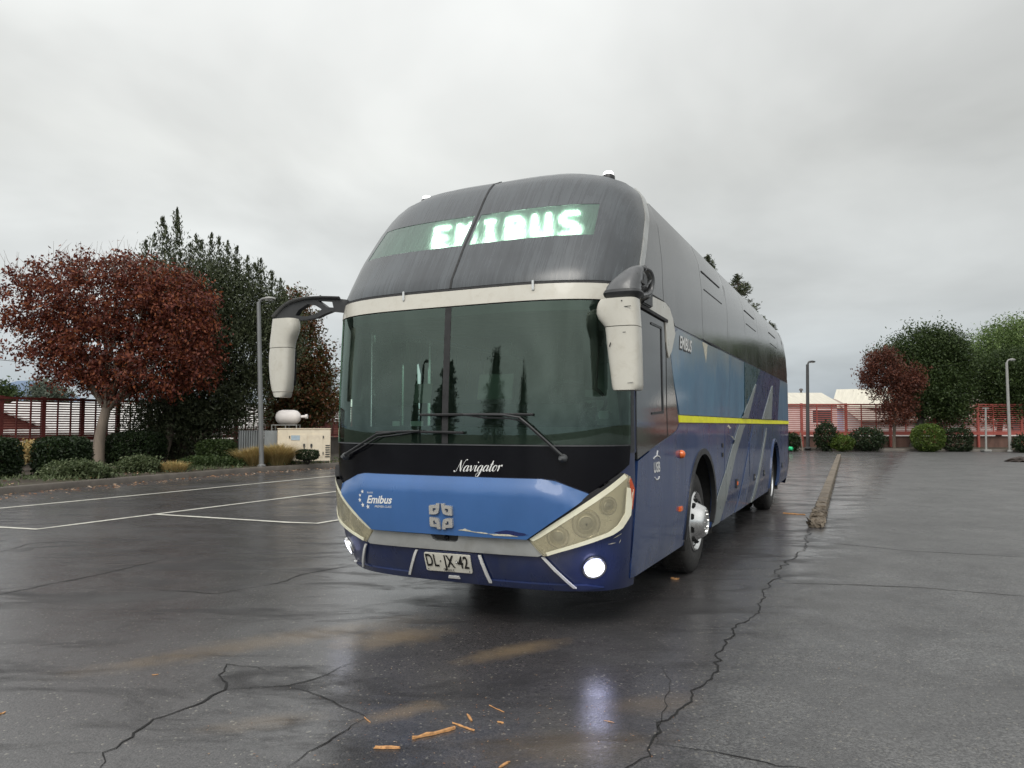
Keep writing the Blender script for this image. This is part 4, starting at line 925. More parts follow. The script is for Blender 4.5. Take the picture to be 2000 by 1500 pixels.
# ------------------------------------------------------------------ ground
def asphalt_mat():
    t = NT('wet_asphalt'); ob = t.tc.outputs['Object']
    vor = t.n('ShaderNodeTexVoronoi'); vor.inputs['Scale'].default_value = 95; t.set(vor.inputs['Vector'], ob)
    vs = t.n('ShaderNodeSeparateColor'); t.set(vs.inputs[0], vor.outputs['Color'])
    g1 = t.noise(240, 2, .6); g2 = t.noise(38, 5, .65)
    big = t.noise(.32, 6, .6, t.mapping((1, 1.5, 1), (0, 0, .5)), .8)
    band = t.noise(1.0, 9, .70, t.mapping((.8, 1.9, 1), (0, 0, math.radians(-28))), .9)
    mid = t.noise(2.2, 6, .65)
    sp = t.n('ShaderNodeSeparateXYZ'); t.set(sp.inputs[0], ob)
    # newer, greyer patch to the right of the long crack; older brownish patch to the left
    edge = t.math('SUBTRACT', sp.outputs[0], t.math('ADD', t.math('MULTIPLY', sp.outputs[1], .56), -1.35))
    edge = t.math('ADD', edge, t.rng(mid, .3, .7, -.25, .25)); right = t.rng(edge, -.15, .35)
    c = t.mix(t.rng(vs.outputs[0], .1, .9), (.017, .015, .016), (.066, .059, .061))
    c2 = t.mix(t.rng(vs.outputs[0], .1, .9), (.060, .060, .060), (.20, .20, .197))
    c2 = t.mix(t.rng(t.noise(1.1, 8, .7, None, .6), .38, .66, 0, .75), c2, (.055, .055, .056))
    c = t.mix(right, c, c2)
    c = t.mix(t.rng(g2, .35, .7, 0, .5), c, (.075, .072, .074))
    c = t.mix(t.rng(vs.outputs[1], .984, .99), c, (.24, .225, .19))            # pale stones in the mix
    dk = t.rng(band, .46, .66); c = t.mix(t.math('MULTIPLY', dk, t.math('SUBTRACT', 1.0, t.math('MULTIPLY', right, .75))), c, (.017, .016, .017))
    c = t.mix(t.rng(big, .45, .7, 0, .35), c, (.14, .14, .138))
    # sandy silt stains
    for (x, y, lx, ly, a, k) in ((-1.55, 5.35, 1.05, .20, 32, .5), (-.85, 5.35, .42, .22, 30, .8), (.02, 5.05, .42, .12, 35, .85), (-.58, 3.98, .26, .09, 35, .75), (-1.25, 3.85, .3, .1, 20, .35), (.75, 4.1, .3, .14, 20, .35), (-2.35, 4.75, .5, .15, 28, .25), (.2, 3.55, .5, .2, 10, .3)):
        ca = math.radians(a); u = t.n('ShaderNodeMapping', vector_type='TEXTURE'); u.inputs['Location'].default_value = (x, y, 0); u.inputs['Rotation'].default_value = (0, 0, ca); u.inputs['Scale'].default_value = (lx, ly, 1000)
        t.set(u.inputs[0], ob); ln = t.n('ShaderNodeVectorMath', operation='LENGTH'); t.set(ln.inputs[0], u.outputs[0])
        d = t.math('ADD', ln.outputs['Value'], t.rng(t.noise(7, 6, .7), .2, .8, -.5, .5)); m = t.math('MULTIPLY', t.rng(d, 1.25, .25), k)
        m = t.math('MULTIPLY', m, t.rng(g1, .35, .6, .45, 1)); c = t.mix(m, c, (.23, .165, .095))
    # wetness: glossy film, broken by dry-ish coarser patches
    wet = t.math('MULTIPLY', t.rng(band, .35, .6, .35, 1.0), t.rng(big, .35, .65, .6, 1.0))
    r = t.mixf(wet, .65, .50); r = t.mixf(right, r, t.rng(big, .35, .7, .40, .55)); r = t.math('ADD', r, t.rng(g1, .3, .7, -.05, .08))
    h = t.math('ADD', t.math('MULTIPLY', vor.outputs['Distance'], -1.0), t.math('MULTIPLY', g2, 1.0))
    h = t.math('ADD', h, t.math('MULTIPLY', g1, .5))
    b = t.bump(h, t.mixf(wet, 1.0, .8), .008)
    film = t.mixf(right, t.rng(band, .49, .62, 1.0, .2), t.rng(mid, .3, .7, 1.0, .35))                                    # unbroken water film except on the coarse bands
    film = t.math('MULTIPLY', film, t.rng(big, .35, .68, 1.0, .6)); film = t.math('MULTIPLY', film, t.math('SUBTRACT', 1.0, t.math('MULTIPLY', right, .52)))
    x = t.pbr(c, r, 0, b, ior=1.4, coat=film, coat_rough=.16)
    pn = t.t.nodes[x.node.name]; t.set(pn.inputs['Coat Roughness'], t.math('ADD', t.rng(mid, .3, .7, .13, .26), t.math('MULTIPLY', right, .12))); t.set(pn.inputs['Coat Normal'], t.bump(t.math('ADD', g2, t.math('MULTIPLY', g1, .4)), .16, .006)); pn.inputs['Coat IOR'].default_value = 1.72
    return t.done(x)
M['asphalt'] = asphalt_mat()
M['soil'] = simple('damp_soil', (.045, .034, .024), .85, 0, .45, 6, bump=.5, bscale=25, dirt=(.07, .085, .03), dirt_amt=.7, dscale=1.2)
M['field'] = simple('distant_ground', (.06, .065, .045), .9, 0, .4, .3)
M['kerb'] = simple('wet_concrete_kerb', (.115, .10, .085), .55, 0, .3, 3, bump=.3, bscale=30, dirt=(.06, .05, .04), dirt_amt=.7, dscale=1.5)
M['crack'] = simple('crack_shadow', (.006, .006, .006), .9, 0, .2, 20)
M['line'] = simple('worn_road_paint', (.60, .59, .52), .5, 0, .2, 12, dirt=(.10, .095, .09), dirt_amt=.55, dscale=7)

mb = MB(); mb.add([(-900, -300, -.08), (900, -300, -.08), (900, 2600, -.08), (-900, 2600, -.08)], [(0, 1, 2, 3)])
tag(mb.build('terrain', M['field'], None, False), kind='structure')
KERB = [(-26, -8), (-15.5, 6), (-12.4, 12), (-11.15, 16), (-10.2, 19), (-9.1, 22), (-8.05, 24.4), (-6.35, 26.8), (-2.6, 31.5), (2.6, 37.5), (9, 42.6), (17, 44.6), (23, 43.4), (30, 41.5), (44, 38), (70, 32)]
KP = [Vector((p.x, p.y, 0)) for p in catmull([(x, y, 0) for x, y in KERB], 6)]
lot = [(p.x, p.y) for p in KP] + [(70, -60), (-26, -60)]
mb = MB(); mb.add([(x, y, 0) for x, y in lot], [list(range(len(lot)))[::-1]]); ground = mb.build('asphalt_lot', M['asphalt'], None, False)
me = ground.data
tag(ground, kind='structure')
if me.polygons[0].normal.z < 0:
    me.flip_normals()
def offs(P, d):
    out = []
    for i, p in enumerate(P):
        t_ = (P[min(i + 1, len(P) - 1)] - P[max(0, i - 1)]).normalized(); out.append(p + Vector((-t_.y, t_.x, 0)) * d)
    return out
def sweep(mb, P, prof):
    """prof: list of (sideways, z)"""
    rows = [[Vector((q.x, q.y, z)) for q in offs(P, s_)] for s_, z in prof]; n = len(P); vs = [v for r_ in rows for v in r_]
    mb.add(vs, [(i * n + j, i * n + j + 1, (i + 1) * n + j + 1, (i + 1) * n + j) for i in range(len(prof) - 1) for j in range(n - 1)])
mb = MB(); sweep(mb, KP, [(-.01, -.05), (.0, .12), (.02, .15), (.13, .155), (.15, .14), (.15, -.05)])
tag(mb.build('kerb', M['kerb'], None, True), kind='structure')
bedp = offs(KP, .148); bedo = offs(KP, 16)
mb = MB(); n = len(bedp)
rowz = [(.148, .135), (1.2, .15), (3.5, .14), (9, .08), (16, -.12)]
sweep(mb, KP, rowz); tag(mb.build('planting_bed', M['soil'], None, True), kind='structure')

# painted lines
def stripe_obj(pts, w=.10, z=.005):
    P = [Vector((x, y, 0)) for x, y in pts]; mb = MB(); dense = []
    for a, b in zip(P[:-1], P[1:]):
        k = max(1, int((b - a).length / .5)); dense += [a.lerp(b, i / k) for i in range(k)]
    dense.append(P[-1]); r = random.Random(len(dense))
    A = offs(dense, w / 2); B_ = offs(dense, -w / 2)
    for i in range(len(dense)): 
        j = Vector((r.uniform(-.006, .006), r.uniform(-.006, .006), 0)); A[i] += j; B_[i] -= j
    n = len(dense); mb.add([(p.x, p.y, z) for p in A] + [(p.x, p.y, z) for p in B_], [(i, i + 1, n + i + 1, n + i) for i in range(n - 1)])
    return mb.build('parking_line', M['line'], ground, False)
g = lambda x, y: tuple(gpt(x, y))[:2]
stripe_obj([g(-300, 1019), g(0, 993), g(325, 962), g(650, 930), g(760, 920)])
stripe_obj([g(-260, 1021), g(0, 1030), g(72, 1034), g(300, 1005), g(650, 961), g(760, 947)])
stripe_obj([g(300, 1005), g(560, 1021), g(620, 1023), g(700, 1010), g(800, 993)], z=.009)
# cracks
def crack(pts, w, seed=1, jit=.5):
    r = random.Random(seed); P = [gpt(x, y) for x, y in pts]; out = [P[0]]
    for a, b in zip(P[:-1], P[1:]):
        L = (b - a).length; k = max(2, int(L / .05)); nrm = Vector((-(b - a).y, (b - a).x, 0)).normalized(); off = 0
        for i in range(1, k + 1):
            off = off * .72 + r.uniform(-1, 1) * .022 * jit; q = a.lerp(b, i / k); e = min(1, (k - i) / 2)
            out.append(q + nrm * off * e + Vector((r.uniform(-1, 1), r.uniform(-1, 1), 0)) * .006 * jit)
    mb = MB(); n = len(out); A = []; B_ = []; O = offs(out, 1)
    ww = w
    for i, p in enumerate(out):
        ww = ww * .6 + .4 * w * r.uniform(.25, 1.8); d = (O[i] - p) * (ww / 2 * min(1, .25 + i / 8, .25 + (n - 1 - i) / 8)); A.append(p + d); B_.append(p - d)
    mb.add([(p.x, p.y, .003) for p in A] + [(p.x, p.y, .003) for p in B_], [(i, i + 1, n + i + 1, n + i) for i in range(n - 1)])
    mb.build('crack', M['crack'], ground, False)
crack([(195, 1500), (200, 1470), (260, 1440), (300, 1405), (360, 1385), (440, 1347), (428, 1318), (442, 1297), (520, 1310)], .013, 1, .9)
crack([(440, 1347), (560, 1340), (640, 1318), (700, 1290)], .007, 2); crack([(560, 1340), (600, 1350), (650, 1370), (715, 1400)], .008, 3)
crack([(715, 1403), (640, 1450), (600, 1470), (560, 1500)], .008, 4); crack([(-40, 1168), (0, 1161), (130, 1135), (240, 1112), (330, 1090)], .014, 5)
crack([(300, 1152), (420, 1160), (540, 1140), (600, 1120), (690, 1104)], .012, 6); crack([(125, 1475), (160, 1470), (198, 1470)], .006, 7)
crack([(1150, 1560), (1225, 1500), (1270, 1455), (1290, 1430), (1310, 1400), (1380, 1330), (1400, 1300), (1420, 1255), (1415, 1250), (1470, 1205), (1490, 1170), (1500, 1140), (1520, 1130), (1525, 1110), (1570, 1070), (1582, 1035)], .0095, 8, 1.3)
crack([(1520, 1139), (1640, 1142), (1780, 1147), (2030, 1167)], .012, 9, .5); crack([(1280, 1453), (1400, 1470), (1520, 1497), (1600, 1505)], .010, 10)
crack([(1590, 1058), (1700, 1068), (1760, 1075), (2030, 1090)], .010, 11, .4); crack([(1330, 1108), (1440, 1112), (1510, 1110)], .009, 12); crack([(0, 1078), (60, 1062), (150, 1055)], .012, 13)
crack([(1280, 1455), (1310, 1330), (1290, 1300)], .004, 14)

# broken concrete median kerb
M['median'] = simple('stained_median_concrete', (.15, .122, .09), .7, 0, .35, 4, bump=.5, bscale=18, dirt=(.07, .055, .04), dirt_amt=.75, dscale=3)
a0 = Vector((4.46, 11.0, 0)); a1 = Vector((15.45, 35.2, 0)); dK = (a1 - a0).normalized(); LK = (a1 - a0).length
angK = math.atan2(dK.y, dK.x)
med = empty('median_kerb', a0, angK, label='low weathered concrete median kerb with broken near end', cat='kerb')
r = random.Random(4); u = 0; k = 0
while u < LK:
    ln = .9 if u > 2 else r.choice([.35, .6, .5]); ln = min(ln, LK - u); h = .15 if u > 2 else .10 + .05 * r.random()
    bm = bmesh.new(); bmesh.ops.create_cube(bm, size=1)
    bmesh.ops.subdivide_edges(bm, edges=bm.edges[:], cuts=4 if u < 3 else 2, use_grid_fill=True)
    amp = .035 if u < 2 else .010
    for v in bm.verts:
        e = 1 if v.co.z > -.4 else 0
        q = Vector((v.co.x * (ln - .018), v.co.y * .19 * (1 - .12 * (v.co.z + .5)), (v.co.z + .5) * h))
        q += Vector((r.uniform(-1, 1), r.uniform(-1, 1), r.uniform(-1, .4) * e)) * amp * .5
        if u < 1.2 and v.co.z > .3: q.z -= r.random() * .05
        v.co = q
    bmesh.ops.bevel(bm, geom=[e_ for e_ in bm.edges if e_.is_boundary is False and e_.calc_face_angle(0) > 1.2], offset=.012, segments=1, affect='EDGES')
    for v in bm.verts: v.co += Vector((u + ln / 2, (.03 * r.uniform(-1, 1) if u < 2 else 0), 0))
    me = bpy.data.meshes.new('kerb_block'); bm.to_mesh(me); bm.free(); me.materials.append(M['median'])
    o = bpy.data.objects.new('kerb_block', me); scene.collection.objects.link(o); o.parent = med
    u += ln

# ------------------------------------------------------------------ foliage
def leaf_mat(name, cols, rough=.55, trans=.25):
    t = NT(name); geo = t.n('ShaderNodeNewGeometry'); ri = geo.outputs['Random Per Island']
    ramp = t.n('ShaderNodeValToRGB'); t.set(ramp.inputs[0], ri); cr_ = ramp.color_ramp
    cr_.elements[0].color = (*cols[0], 1); cr_.elements[1].color = (*cols[-1], 1)
    for i, c in enumerate(cols[1:-1]): e = cr_.elements.new((i + 1) / (len(cols) - 1)); e.color = (*c, 1)
    big = t.noise(.9, 3, .5); c = t.mix(t.rng(big, .35, .65, 0, .5), ramp.outputs[0], tuple(q * .55 for q in cols[len(cols) // 2]))
    x = t.n('ShaderNodeBsdfPrincipled'); t.set(x.inputs['Base Color'], c); x.inputs['Roughness'].default_value = rough; x.inputs['Specular IOR Level'].default_value = .35
    tl = t.n('ShaderNodeBsdfTranslucent'); t.set(tl.inputs[0], c); m = t.n('ShaderNodeMixShader'); m.inputs[0].default_value = trans
    t.set(m.inputs[1], x.outputs[0]); t.set(m.inputs[2], tl.outputs[0]); return t.done(m.outputs[0])
M['leaf_red'] = leaf_mat('autumn_red_leaves', [(.058, .016, .017), (.12, .028, .021), (.195, .050, .025), (.31, .105, .036)])
M['leaf_dark'] = leaf_mat('dark_evergreen_leaves', [(.018, .027, .012), (.042, .056, .024), (.078, .096, .046), (.15, .17, .10)])
M['leaf_mix'] = leaf_mat('green_and_rust_leaves', [(.03, .05, .015), (.05, .075, .02), (.12, .05, .02), (.20, .06, .02), (.06, .09, .03)])
M['leaf_green'] = leaf_mat('mid_green_leaves', [(.022, .042, .012), (.045, .075, .02), (.08, .115, .035)])
M['leaf_bright'] = leaf_mat('bright_green_leaves', [(.07, .12, .03), (.13, .20, .06), (.22, .30, .11)])
M['leaf_hedge'] = leaf_mat('hedge_leaves', [(.010, .020, .008), (.020, .038, .012), (.035, .06, .018)])
M['leaf_lime'] = leaf_mat('yellow_green_leaves', [(.04, .075, .012), (.08, .13, .02), (.14, .19, .035)])
M['leaf_low'] = leaf_mat('ground_shrub_leaves', [(.05, .075, .03), (.09, .12, .05), (.19, .22, .12)])
M['leaf_gold'] = leaf_mat('golden_grass_blades', [(.30, .19, .06), (.50, .34, .12), (.66, .52, .26), (.17, .20, .05)], .7)
M['leaf_pale'] = leaf_mat('grey_green_leaves', [(.09, .12, .09), (.14, .17, .13), (.20, .22, .17)])
M['leaf_maroon'] = leaf_mat('dark_red_leaves', [(.06, .022, .018), (.12, .040, .026), (.20, .065, .032)])
M['litter'] = leaf_mat('fallen_leaves', [(.22, .08, .03), (.36, .15, .06), (.5, .33, .2), (.6, .5, .4)], .6)
M['bark'] = simple('brown_bark', (.12, .095, .075), .85, 0, .35, 5, bump=.6, bscale=18, stretch=(1, 1, .25))
M['bark_light'] = simple('pale_bark', (.22, .18, .145), .85, 0, .25, 5, bump=.5, bscale=18, stretch=(1, 1, .3))
M['bark_dark'] = simple('dark_bark', (.035, .030, .026), .85, 0, .3, 5, bump=.6, bscale=18)

def leaf_mesh(name, C, A, size, mat, parent, rs, wr=.42):
    """C centres (n,3), A axis unit vectors (n,3), size (n,)"""
    n = len(C); R_ = rs.normal(size=(n, 3)); W = np.cross(A, R_); W /= np.linalg.norm(W, axis=1, keepdims=True) + 1e-9
    s = size[:, None]; N = np.cross(A, W)
    v = np.stack([C - A * s * .5, C + W * s * wr * .5 + N * s * .06, C + A * s * .5, C - W * s * wr * .5 + N * s * .06], 1).reshape(-1, 3)
    me = bpy.data.meshes.new(name); me.vertices.add(4 * n); me.vertices.foreach_set('co', v.astype(np.float32).ravel())
    me.loops.add(4 * n); me.loops.foreach_set('vertex_index', np.arange(4 * n, dtype=np.int32))
    me.polygons.add(n); me.polygons.foreach_set('loop_start', np.arange(0, 4 * n, 4, dtype=np.int32)); me.polygons.foreach_set('loop_total', np.full(n, 4, dtype=np.int32))
    me.materials.append(mat); me.update(calc_edges=True); me.validate()
    o = bpy.data.objects.new(name, me); scene.collection.objects.link(o); o.parent = parent; return o
def unit(a): return a / (np.linalg.norm(a, axis=1, keepdims=True) + 1e-9)
def crown_pts(lumps, ncl, per, spread, rs, shell=.45, rag=.22):
    L = np.array(lumps, float); w = (L[:, 3] * L[:, 4] * L[:, 5]) ** .8; idx = rs.choice(len(L), ncl, p=w / w.sum())
    d = unit(rs.normal(size=(ncl, 3))); rr = (shell + (1 - shell) * rs.random(ncl) ** .55) * (1 + rs.normal(size=ncl) * rag * .5)
    c = L[idx, :3] + d * rr[:, None] * L[idx, 3:6]
    P = np.repeat(c, per, 0); D = np.repeat(d, per, 0)
    off = rs.normal(size=P.shape) * spread; P = P + off + D * (rs.random(len(P)) * spread * 1.5)[:, None]
    return P, D, c
def px_lumps(Y, items, depth=.9, yoff=0):
    """items: (px, py, rx_px, ry_px [, dy]) traced sizes at world distance Y become real ellipsoids"""
    out = []
    for it in items:
        px, py, rx, ry = it[:4]; dy = it[4] if len(it) > 4 else 0; c = at(px, py, Y + dy); k = (Y + dy) / F
        out.append((c.x, c.y, c.z, rx * k, max(rx, ry) * k * depth, ry * k))
    return out
def limbs(mb, base, fork, tips, r0, rs, sag=.0):
    base, fork = Vector(base), Vector(fork); mid = base.lerp(fork, .5) + Vector((rs.normal() * .05, rs.normal() * .05, 0))
    mb.tube(catmull([base - Vector((0, 0, .1)), base + (fork - base) * .08, mid, fork], 5), [r0 * 1.35, r0 * 1.2, r0 * 1.1] + [r0 * (1.05 - .3 * i / 12) for i in range(13)], 12)
    for tpt in tips:
        tpt = Vector(tpt); m = fork.lerp(tpt, .45) + Vector((rs.normal() * .15, rs.normal() * .15, .15 + abs(rs.normal()) * .12)); L = (tpt - fork).length
        P = catmull([fork - Vector((0, 0, .12)), fork.lerp(m, .5), m, tpt], 4); n = len(P); ra = r0 * rs.uniform(.22, .42)
        mb.tube(P, [ra * (1 - .85 * i / (n - 1)) for i in range(n)], 6)
        for _ in range(4):
            i = int(rs.uniform(.4, .95) * (n - 1)); q = P[i]; e = q + Vector((rs.normal() * .35, rs.normal() * .35, rs.normal() * .2 + .3)) * L * .3
            mb.tube([q, q.lerp(e, .5) + Vector((rs.normal() * .05, 0, .05)), e], [ra * .3, ra * .2, ra * .07], 5)
def tree(name, label, cat, group, base, fork, lumps, ncl, per, spread, leaf, mat, bark, r0=.16, seed=1, up=.0, nlimb=14, shell=.45, wr=.42, spires=(), twigs=0, rag=.22, extra_trunks=(), outw=.5):
    rs = np.random.RandomState(seed); root = empty(name, base, label=label, cat=cat, group=group)
    b = np.array(base)
    P, D, c = crown_pts(lumps, ncl, per, spread, rs, shell, rag)
    A = unit(rs.normal(size=P.shape) + D * outw + np.array([0, 0, up])); S = leaf * rs.uniform(.6, 1.35, len(P))
    for (x0, y0, z0, x1, y1, z1, wd) in spires:
        k = int(230 * math.dist((x0, y0, z0), (x1, y1, z1))); q = rs.random(k) ** .9; p0, p1 = np.array((x0, y0, z0)), np.array((x1 + rs.normal() * .08, y1, z1)); wd = wd * rs.uniform(.9, 1.6)
        pp = p0 + (p1 - p0) * q[:, None] + rs.normal(size=(k, 3)) * (wd * (1.12 - q ** 2.6) * (.6 + .4 * np.sin(q * 23 + x0 * 9)))[:, None] * .5
        P = np.concatenate([P, pp]); A = np.concatenate([A, unit(rs.normal(size=(k, 3)) * .45 + (p1 - p0) / np.linalg.norm(p1 - p0))]); S = np.concatenate([S, leaf * .95 * rs.uniform(.6, 1.3, k)])
    P = P[P[:, 2] > .15] if False else P
    leaf_mesh('crown', P - b, A, S, mat, root, rs, wr)
    mb = MB(); tips = [c[i] - b for i in rs.choice(len(c), min(nlimb, len(c)), replace=False)]
    limbs(mb, (0, 0, 0), np.array(fork) - b, tips, r0, rs)
    for e in extra_trunks:
        mb.tube(catmull([Vector(p) - Vector(base) for p in e[0]], 4), [e[1] * (1 - .6 * i / (4 * (len(e[0]) - 1))) for i in range(4 * (len(e[0]) - 1) + 1)], 8)
    topc = c[c[:, 2] > np.quantile(c[:, 2], .86)]
    for _ in range(twigs):
        i = rs.randint(len(topc)); q = Vector(topc[i] - b); d = Vector(unit(rs.normal(size=(1, 3)) * np.array([[.7, .7, .3]]) + np.array([[0, 0, 1.5]]))[0]) * rs.uniform(.35, .95)
        mb.tube([q, q + d * .5 + Vector((rs.normal() * .06, 0, 0)), q + d], [.009, .006, .003], 3)
    mb.build('trunk', bark, root); return root

# big red autumn tree
Y0 = 25.4
red = px_lumps(Y0, [(105, 600, 92, 78), (215, 585, 120, 80), (320, 605, 105, 80), (372, 665, 62, 72), (200, 690, 120, 72), (300, 715, 90, 62), (82, 655, 70, 60), (150, 530, 55, 38), (70, 555, 40, 35), (250, 530, 60, 35), (385, 715, 45, 40), (215, 745, 72, 38), (140, 710, 60, 45), (340, 570, 60, 40)], .9)
tree('red_leaved_tree', 'large round-crowned tree with rust red autumn leaves, left edge of the lot', 'tree', None, tuple(at(190, 908, Y0)), tuple(at(208, 797, Y0)), red, 1600, 29, .13, .125, M['leaf_red'], M['bark_light'], .20, 3, up=-.7, nlimb=34, shell=.3, twigs=230, rag=.26, wr=.52)
# tall dark feathery tree behind it
Y1 = 28.5
dk = px_lumps(Y1, [(330, 568, 55, 50), (400, 572, 75, 60), (470, 602, 65, 55), (522, 622, 42, 42), (380, 640, 105, 70), (470, 680, 95, 80), (545, 660, 45, 60), (400, 760, 110, 80), (320, 820, 65, 60), (430, 780, 70, 60), (360, 850, 75, 50), (308, 540, 38, 35), (430, 552, 60, 28)], .8)
sp = []
for px, y0, y1, w in ((340, 520, 405, 10), (318, 520, 425, 9), (352, 500, 418, 7), (300, 540, 455, 10), (283, 540, 470, 9), (385, 540, 458, 10), (400, 530, 470, 8), (425, 530, 462, 9), (448, 540, 470, 9), (462, 545, 482, 8), (512, 590, 505, 10), (500, 570, 515, 9), (545, 620, 545, 9), (560, 640, 565, 9), (370, 530, 475, 8), (485, 560, 500, 8), (330, 500, 440, 6), (530, 600, 530, 8), (410, 520, 455, 6)):
    a = at(px, y0, Y1); b = at(px + (px % 7) - 3, y1, Y1); sp.append((a.x, a.y, a.z, b.x, b.y, b.z, w * Y1 / F * 1.8))
tree('evergreen_tree', 'tall dark feathery evergreen with upright sprays, behind the red tree', 'tree', None, tuple(at(316, 905, Y1 - 1.5)), tuple(at(335, 790, Y1)), dk, 2900, 30, .19, .15, M['leaf_dark'], M['bark'], .16, 5, up=.9, nlimb=18, shell=.35, wr=.3, spires=sp, rag=.42,
     extra_trunks=[([at(345, 908, Y1), at(365, 860, Y1), at(400, 760, Y1)], .12), ([at(352, 908, Y1), at(350, 850, Y1), at(345, 760, Y1)], .10), ([at(360, 908, Y1), at(385, 870, Y1), at(430, 800, Y1)], .08), ([at(340, 905, Y1), at(330, 850, Y1), at(318, 780, Y1)], .08)])
# rust and green tree near the bus
Y2 = 34.0
mx_ = px_lumps(Y2, [(575, 640, 40, 40), (598, 690, 42, 45), (600, 750, 48, 45), (615, 790, 40, 35), (560, 740, 45, 60), (570, 800, 50, 38), (575, 600, 25, 30)], .9)
tree('mixed_tree', 'shorter tree with mixed rust and green leaves beside the bus mirror', 'tree', None, tuple(at(575, 895, Y2)), tuple(at(578, 830, Y2)), mx_, 1000, 30, .18, .16, M['leaf_mix'], M['bark'], .14, 8, up=-.1, nlimb=12, wr=.45, rag=.3, twigs=30)
bk = px_lumps(48, [(648, 770, 10, 40), (642, 740, 14, 20), (655, 800, 12, 15)], .9)
tree('slender_tree', 'thin pale green tree seen between the rusty tree and the bus', 'tree', None, tuple(at(648, 870, 48)), tuple(at(648, 820, 48)), bk, 60, 18, .2, .22, M['leaf_pale'], M['bark'], .1, 9, up=-.6, nlimb=6, wr=.2)

# right-hand trees
def rtree(*a, **k): return tree(*a, **k)
Y3 = 45.0
rl = px_lumps(Y3 - .5, [(1725, 725, 34, 27), (1708, 740, 26, 26), (1762, 745, 34, 26), (1745, 772, 34, 24), (1720, 705, 26, 20), (1780, 740, 22, 20), (1750, 808, 30, 20), (1774, 795, 12, 14)], .9)
tree('red_leaved_tree', 'small dark red tree against the big green tree on the right', 'tree', None, tuple(at(1746, 880, Y3 - .5)), tuple(at(1749, 810, Y3 - .5)), rl, 560, 28, .15, .14, M['leaf_maroon'], M['bark'], .10, 11, up=-.1, nlimb=16, twigs=50, rag=.5, wr=.5)
gl_ = px_lumps(Y3 + 2, [(1795, 685, 38, 38), (1835, 680, 36, 34), (1785, 720, 34, 28), (1862, 705, 30, 32), (1822, 750, 48, 38), (1866, 755, 28, 34), (1805, 785, 38, 24), (1852, 800, 34, 22), (1722, 697, 14, 12), (1748, 692, 20, 15)], .9)
tree('green_tree', 'big dense dark green tree with a leaning trunk, right of the red one', 'tree', 'green trees by the right fence', tuple(at(1782, 880, Y3 + 1)), tuple(at(1800, 818, Y3 + 2)), gl_, 1900, 30, .26, .17, M['leaf_green'], M['bark_dark'], .26, 12, up=.3, nlimb=16, rag=.3, wr=.45)
g2_ = px_lumps(Y3 + 3, [(1945, 735, 42, 22), (1990, 725, 40, 30), (1915, 760, 24, 16), (1965, 775, 34, 18), (1998, 790, 28, 20), (1925, 800, 22, 14), (1960, 712, 30, 16), (1968, 805, 18, 12)], .9)
tree('green_tree', 'wide olive green tree with gaps low in its crown, behind the tall pale lamp post', 'tree', 'green trees by the right fence', tuple(at(1948, 872, Y3 + 3)), tuple(at(1955, 820, Y3 + 3)), g2_, 1150, 30, .30, .17, M['leaf_green'], M['bark_dark'], .2, 13, up=.2, nlimb=14, rag=.4, wr=.45)
g3_ = px_lumps(66, [(1965, 670, 45, 32), (1995, 665, 40, 35), (1940, 690, 28, 28), (1895, 700, 22, 26), (1975, 710, 50, 30), (1905, 740, 20, 25)], .9)
tree('pale_green_tree', 'pale bright green tree farthest back at the right edge', 'tree', None, tuple(at(1975, 870, 66)), tuple(at(1975, 780, 66)), g3_, 900, 26, .42, .24, M['leaf_bright'], M['bark'], .3, 14, up=-.5, nlimb=14, rag=.35, wr=.4)
# far tree tops at left and a hill
f1 = px_lumps(60, [(8, 768, 18, 12), (-10, 770, 20, 14), (22, 775, 12, 8)]); tree('far_tree', 'small round green tree beyond the fence at the left edge', 'tree', 'tree tops beyond the left fence', tuple(at(5, 850, 60)), tuple(at(5, 790, 60)), f1, 120, 20, .3, .3, M['leaf_green'], M['bark'], .2, 15)
f2 = px_lumps(60, [(78, 768, 16, 14), (100, 770, 20, 12), (122, 775, 14, 8), (90, 760, 12, 10)]); tree('far_tree', 'hazy grey green tree below the red tree, beyond the left fence', 'tree', 'tree tops beyond the left fence', tuple(at(95, 850, 60)), tuple(at(95, 790, 60)), f2, 150, 20, .3, .28, M['leaf_pale'], M['bark'], .2, 16, rag=.35)

# conifers behind the bus
def conifer(label, tip, Y, half, hpx, seed, n=4200, mat='leaf_dark'):
    rs = np.random.RandomState(seed); top = at(*tip, Y); base = Vector((top.x, top.y, .1)); root = empty('conifer_tree', base, label=label, cat='tree', group='conifers behind the bus'); H_ = top.z - base.z
    P = []; A = []; mb = MB(); mb.tube([(0, 0, 0), (0, 0, H_ * .5), (0, 0, H_)], [.2, .11, .02], 7)
    z = H_ - .15; kk = Y / F
    while z > 1.2:
        q = (H_ - z); L = min(half, .18 + q * .58) * rs.uniform(.75, 1.15)
        for _ in range(rs.randint(3, 6)):
            a = rs.uniform(0, 6.28); d = np.array([math.cos(a), math.sin(a), 0]); m = int(26 + 46 * L); tt = rs.random(m) ** .8
            pts = np.outer(tt * L, d); pts[:, 2] += z - .30 * L * tt + .34 * L * tt ** 2.5; pts += rs.normal(size=pts.shape) * (.05 + .07 * L * (1 - tt))[:, None]
            P.append(pts); A.append(unit(rs.normal(size=pts.shape) * .6 + d + np.array([0, 0, .3])))
            mb.tube([(0, 0, z), tuple(d * L * .6 + np.array([0, 0, z - .12 * L])), tuple(d * L + np.array([0, 0, z + .02]))], [.03, .015, .006], 4)
        z -= .13 + .02 * q
    P = np.concatenate(P); A = np.concatenate(A); leaf_mesh('crown', P, A, rs.uniform(.09, .2, len(P)), M[mat], root, rs, .25); mb.build('trunk', M['bark'], root)
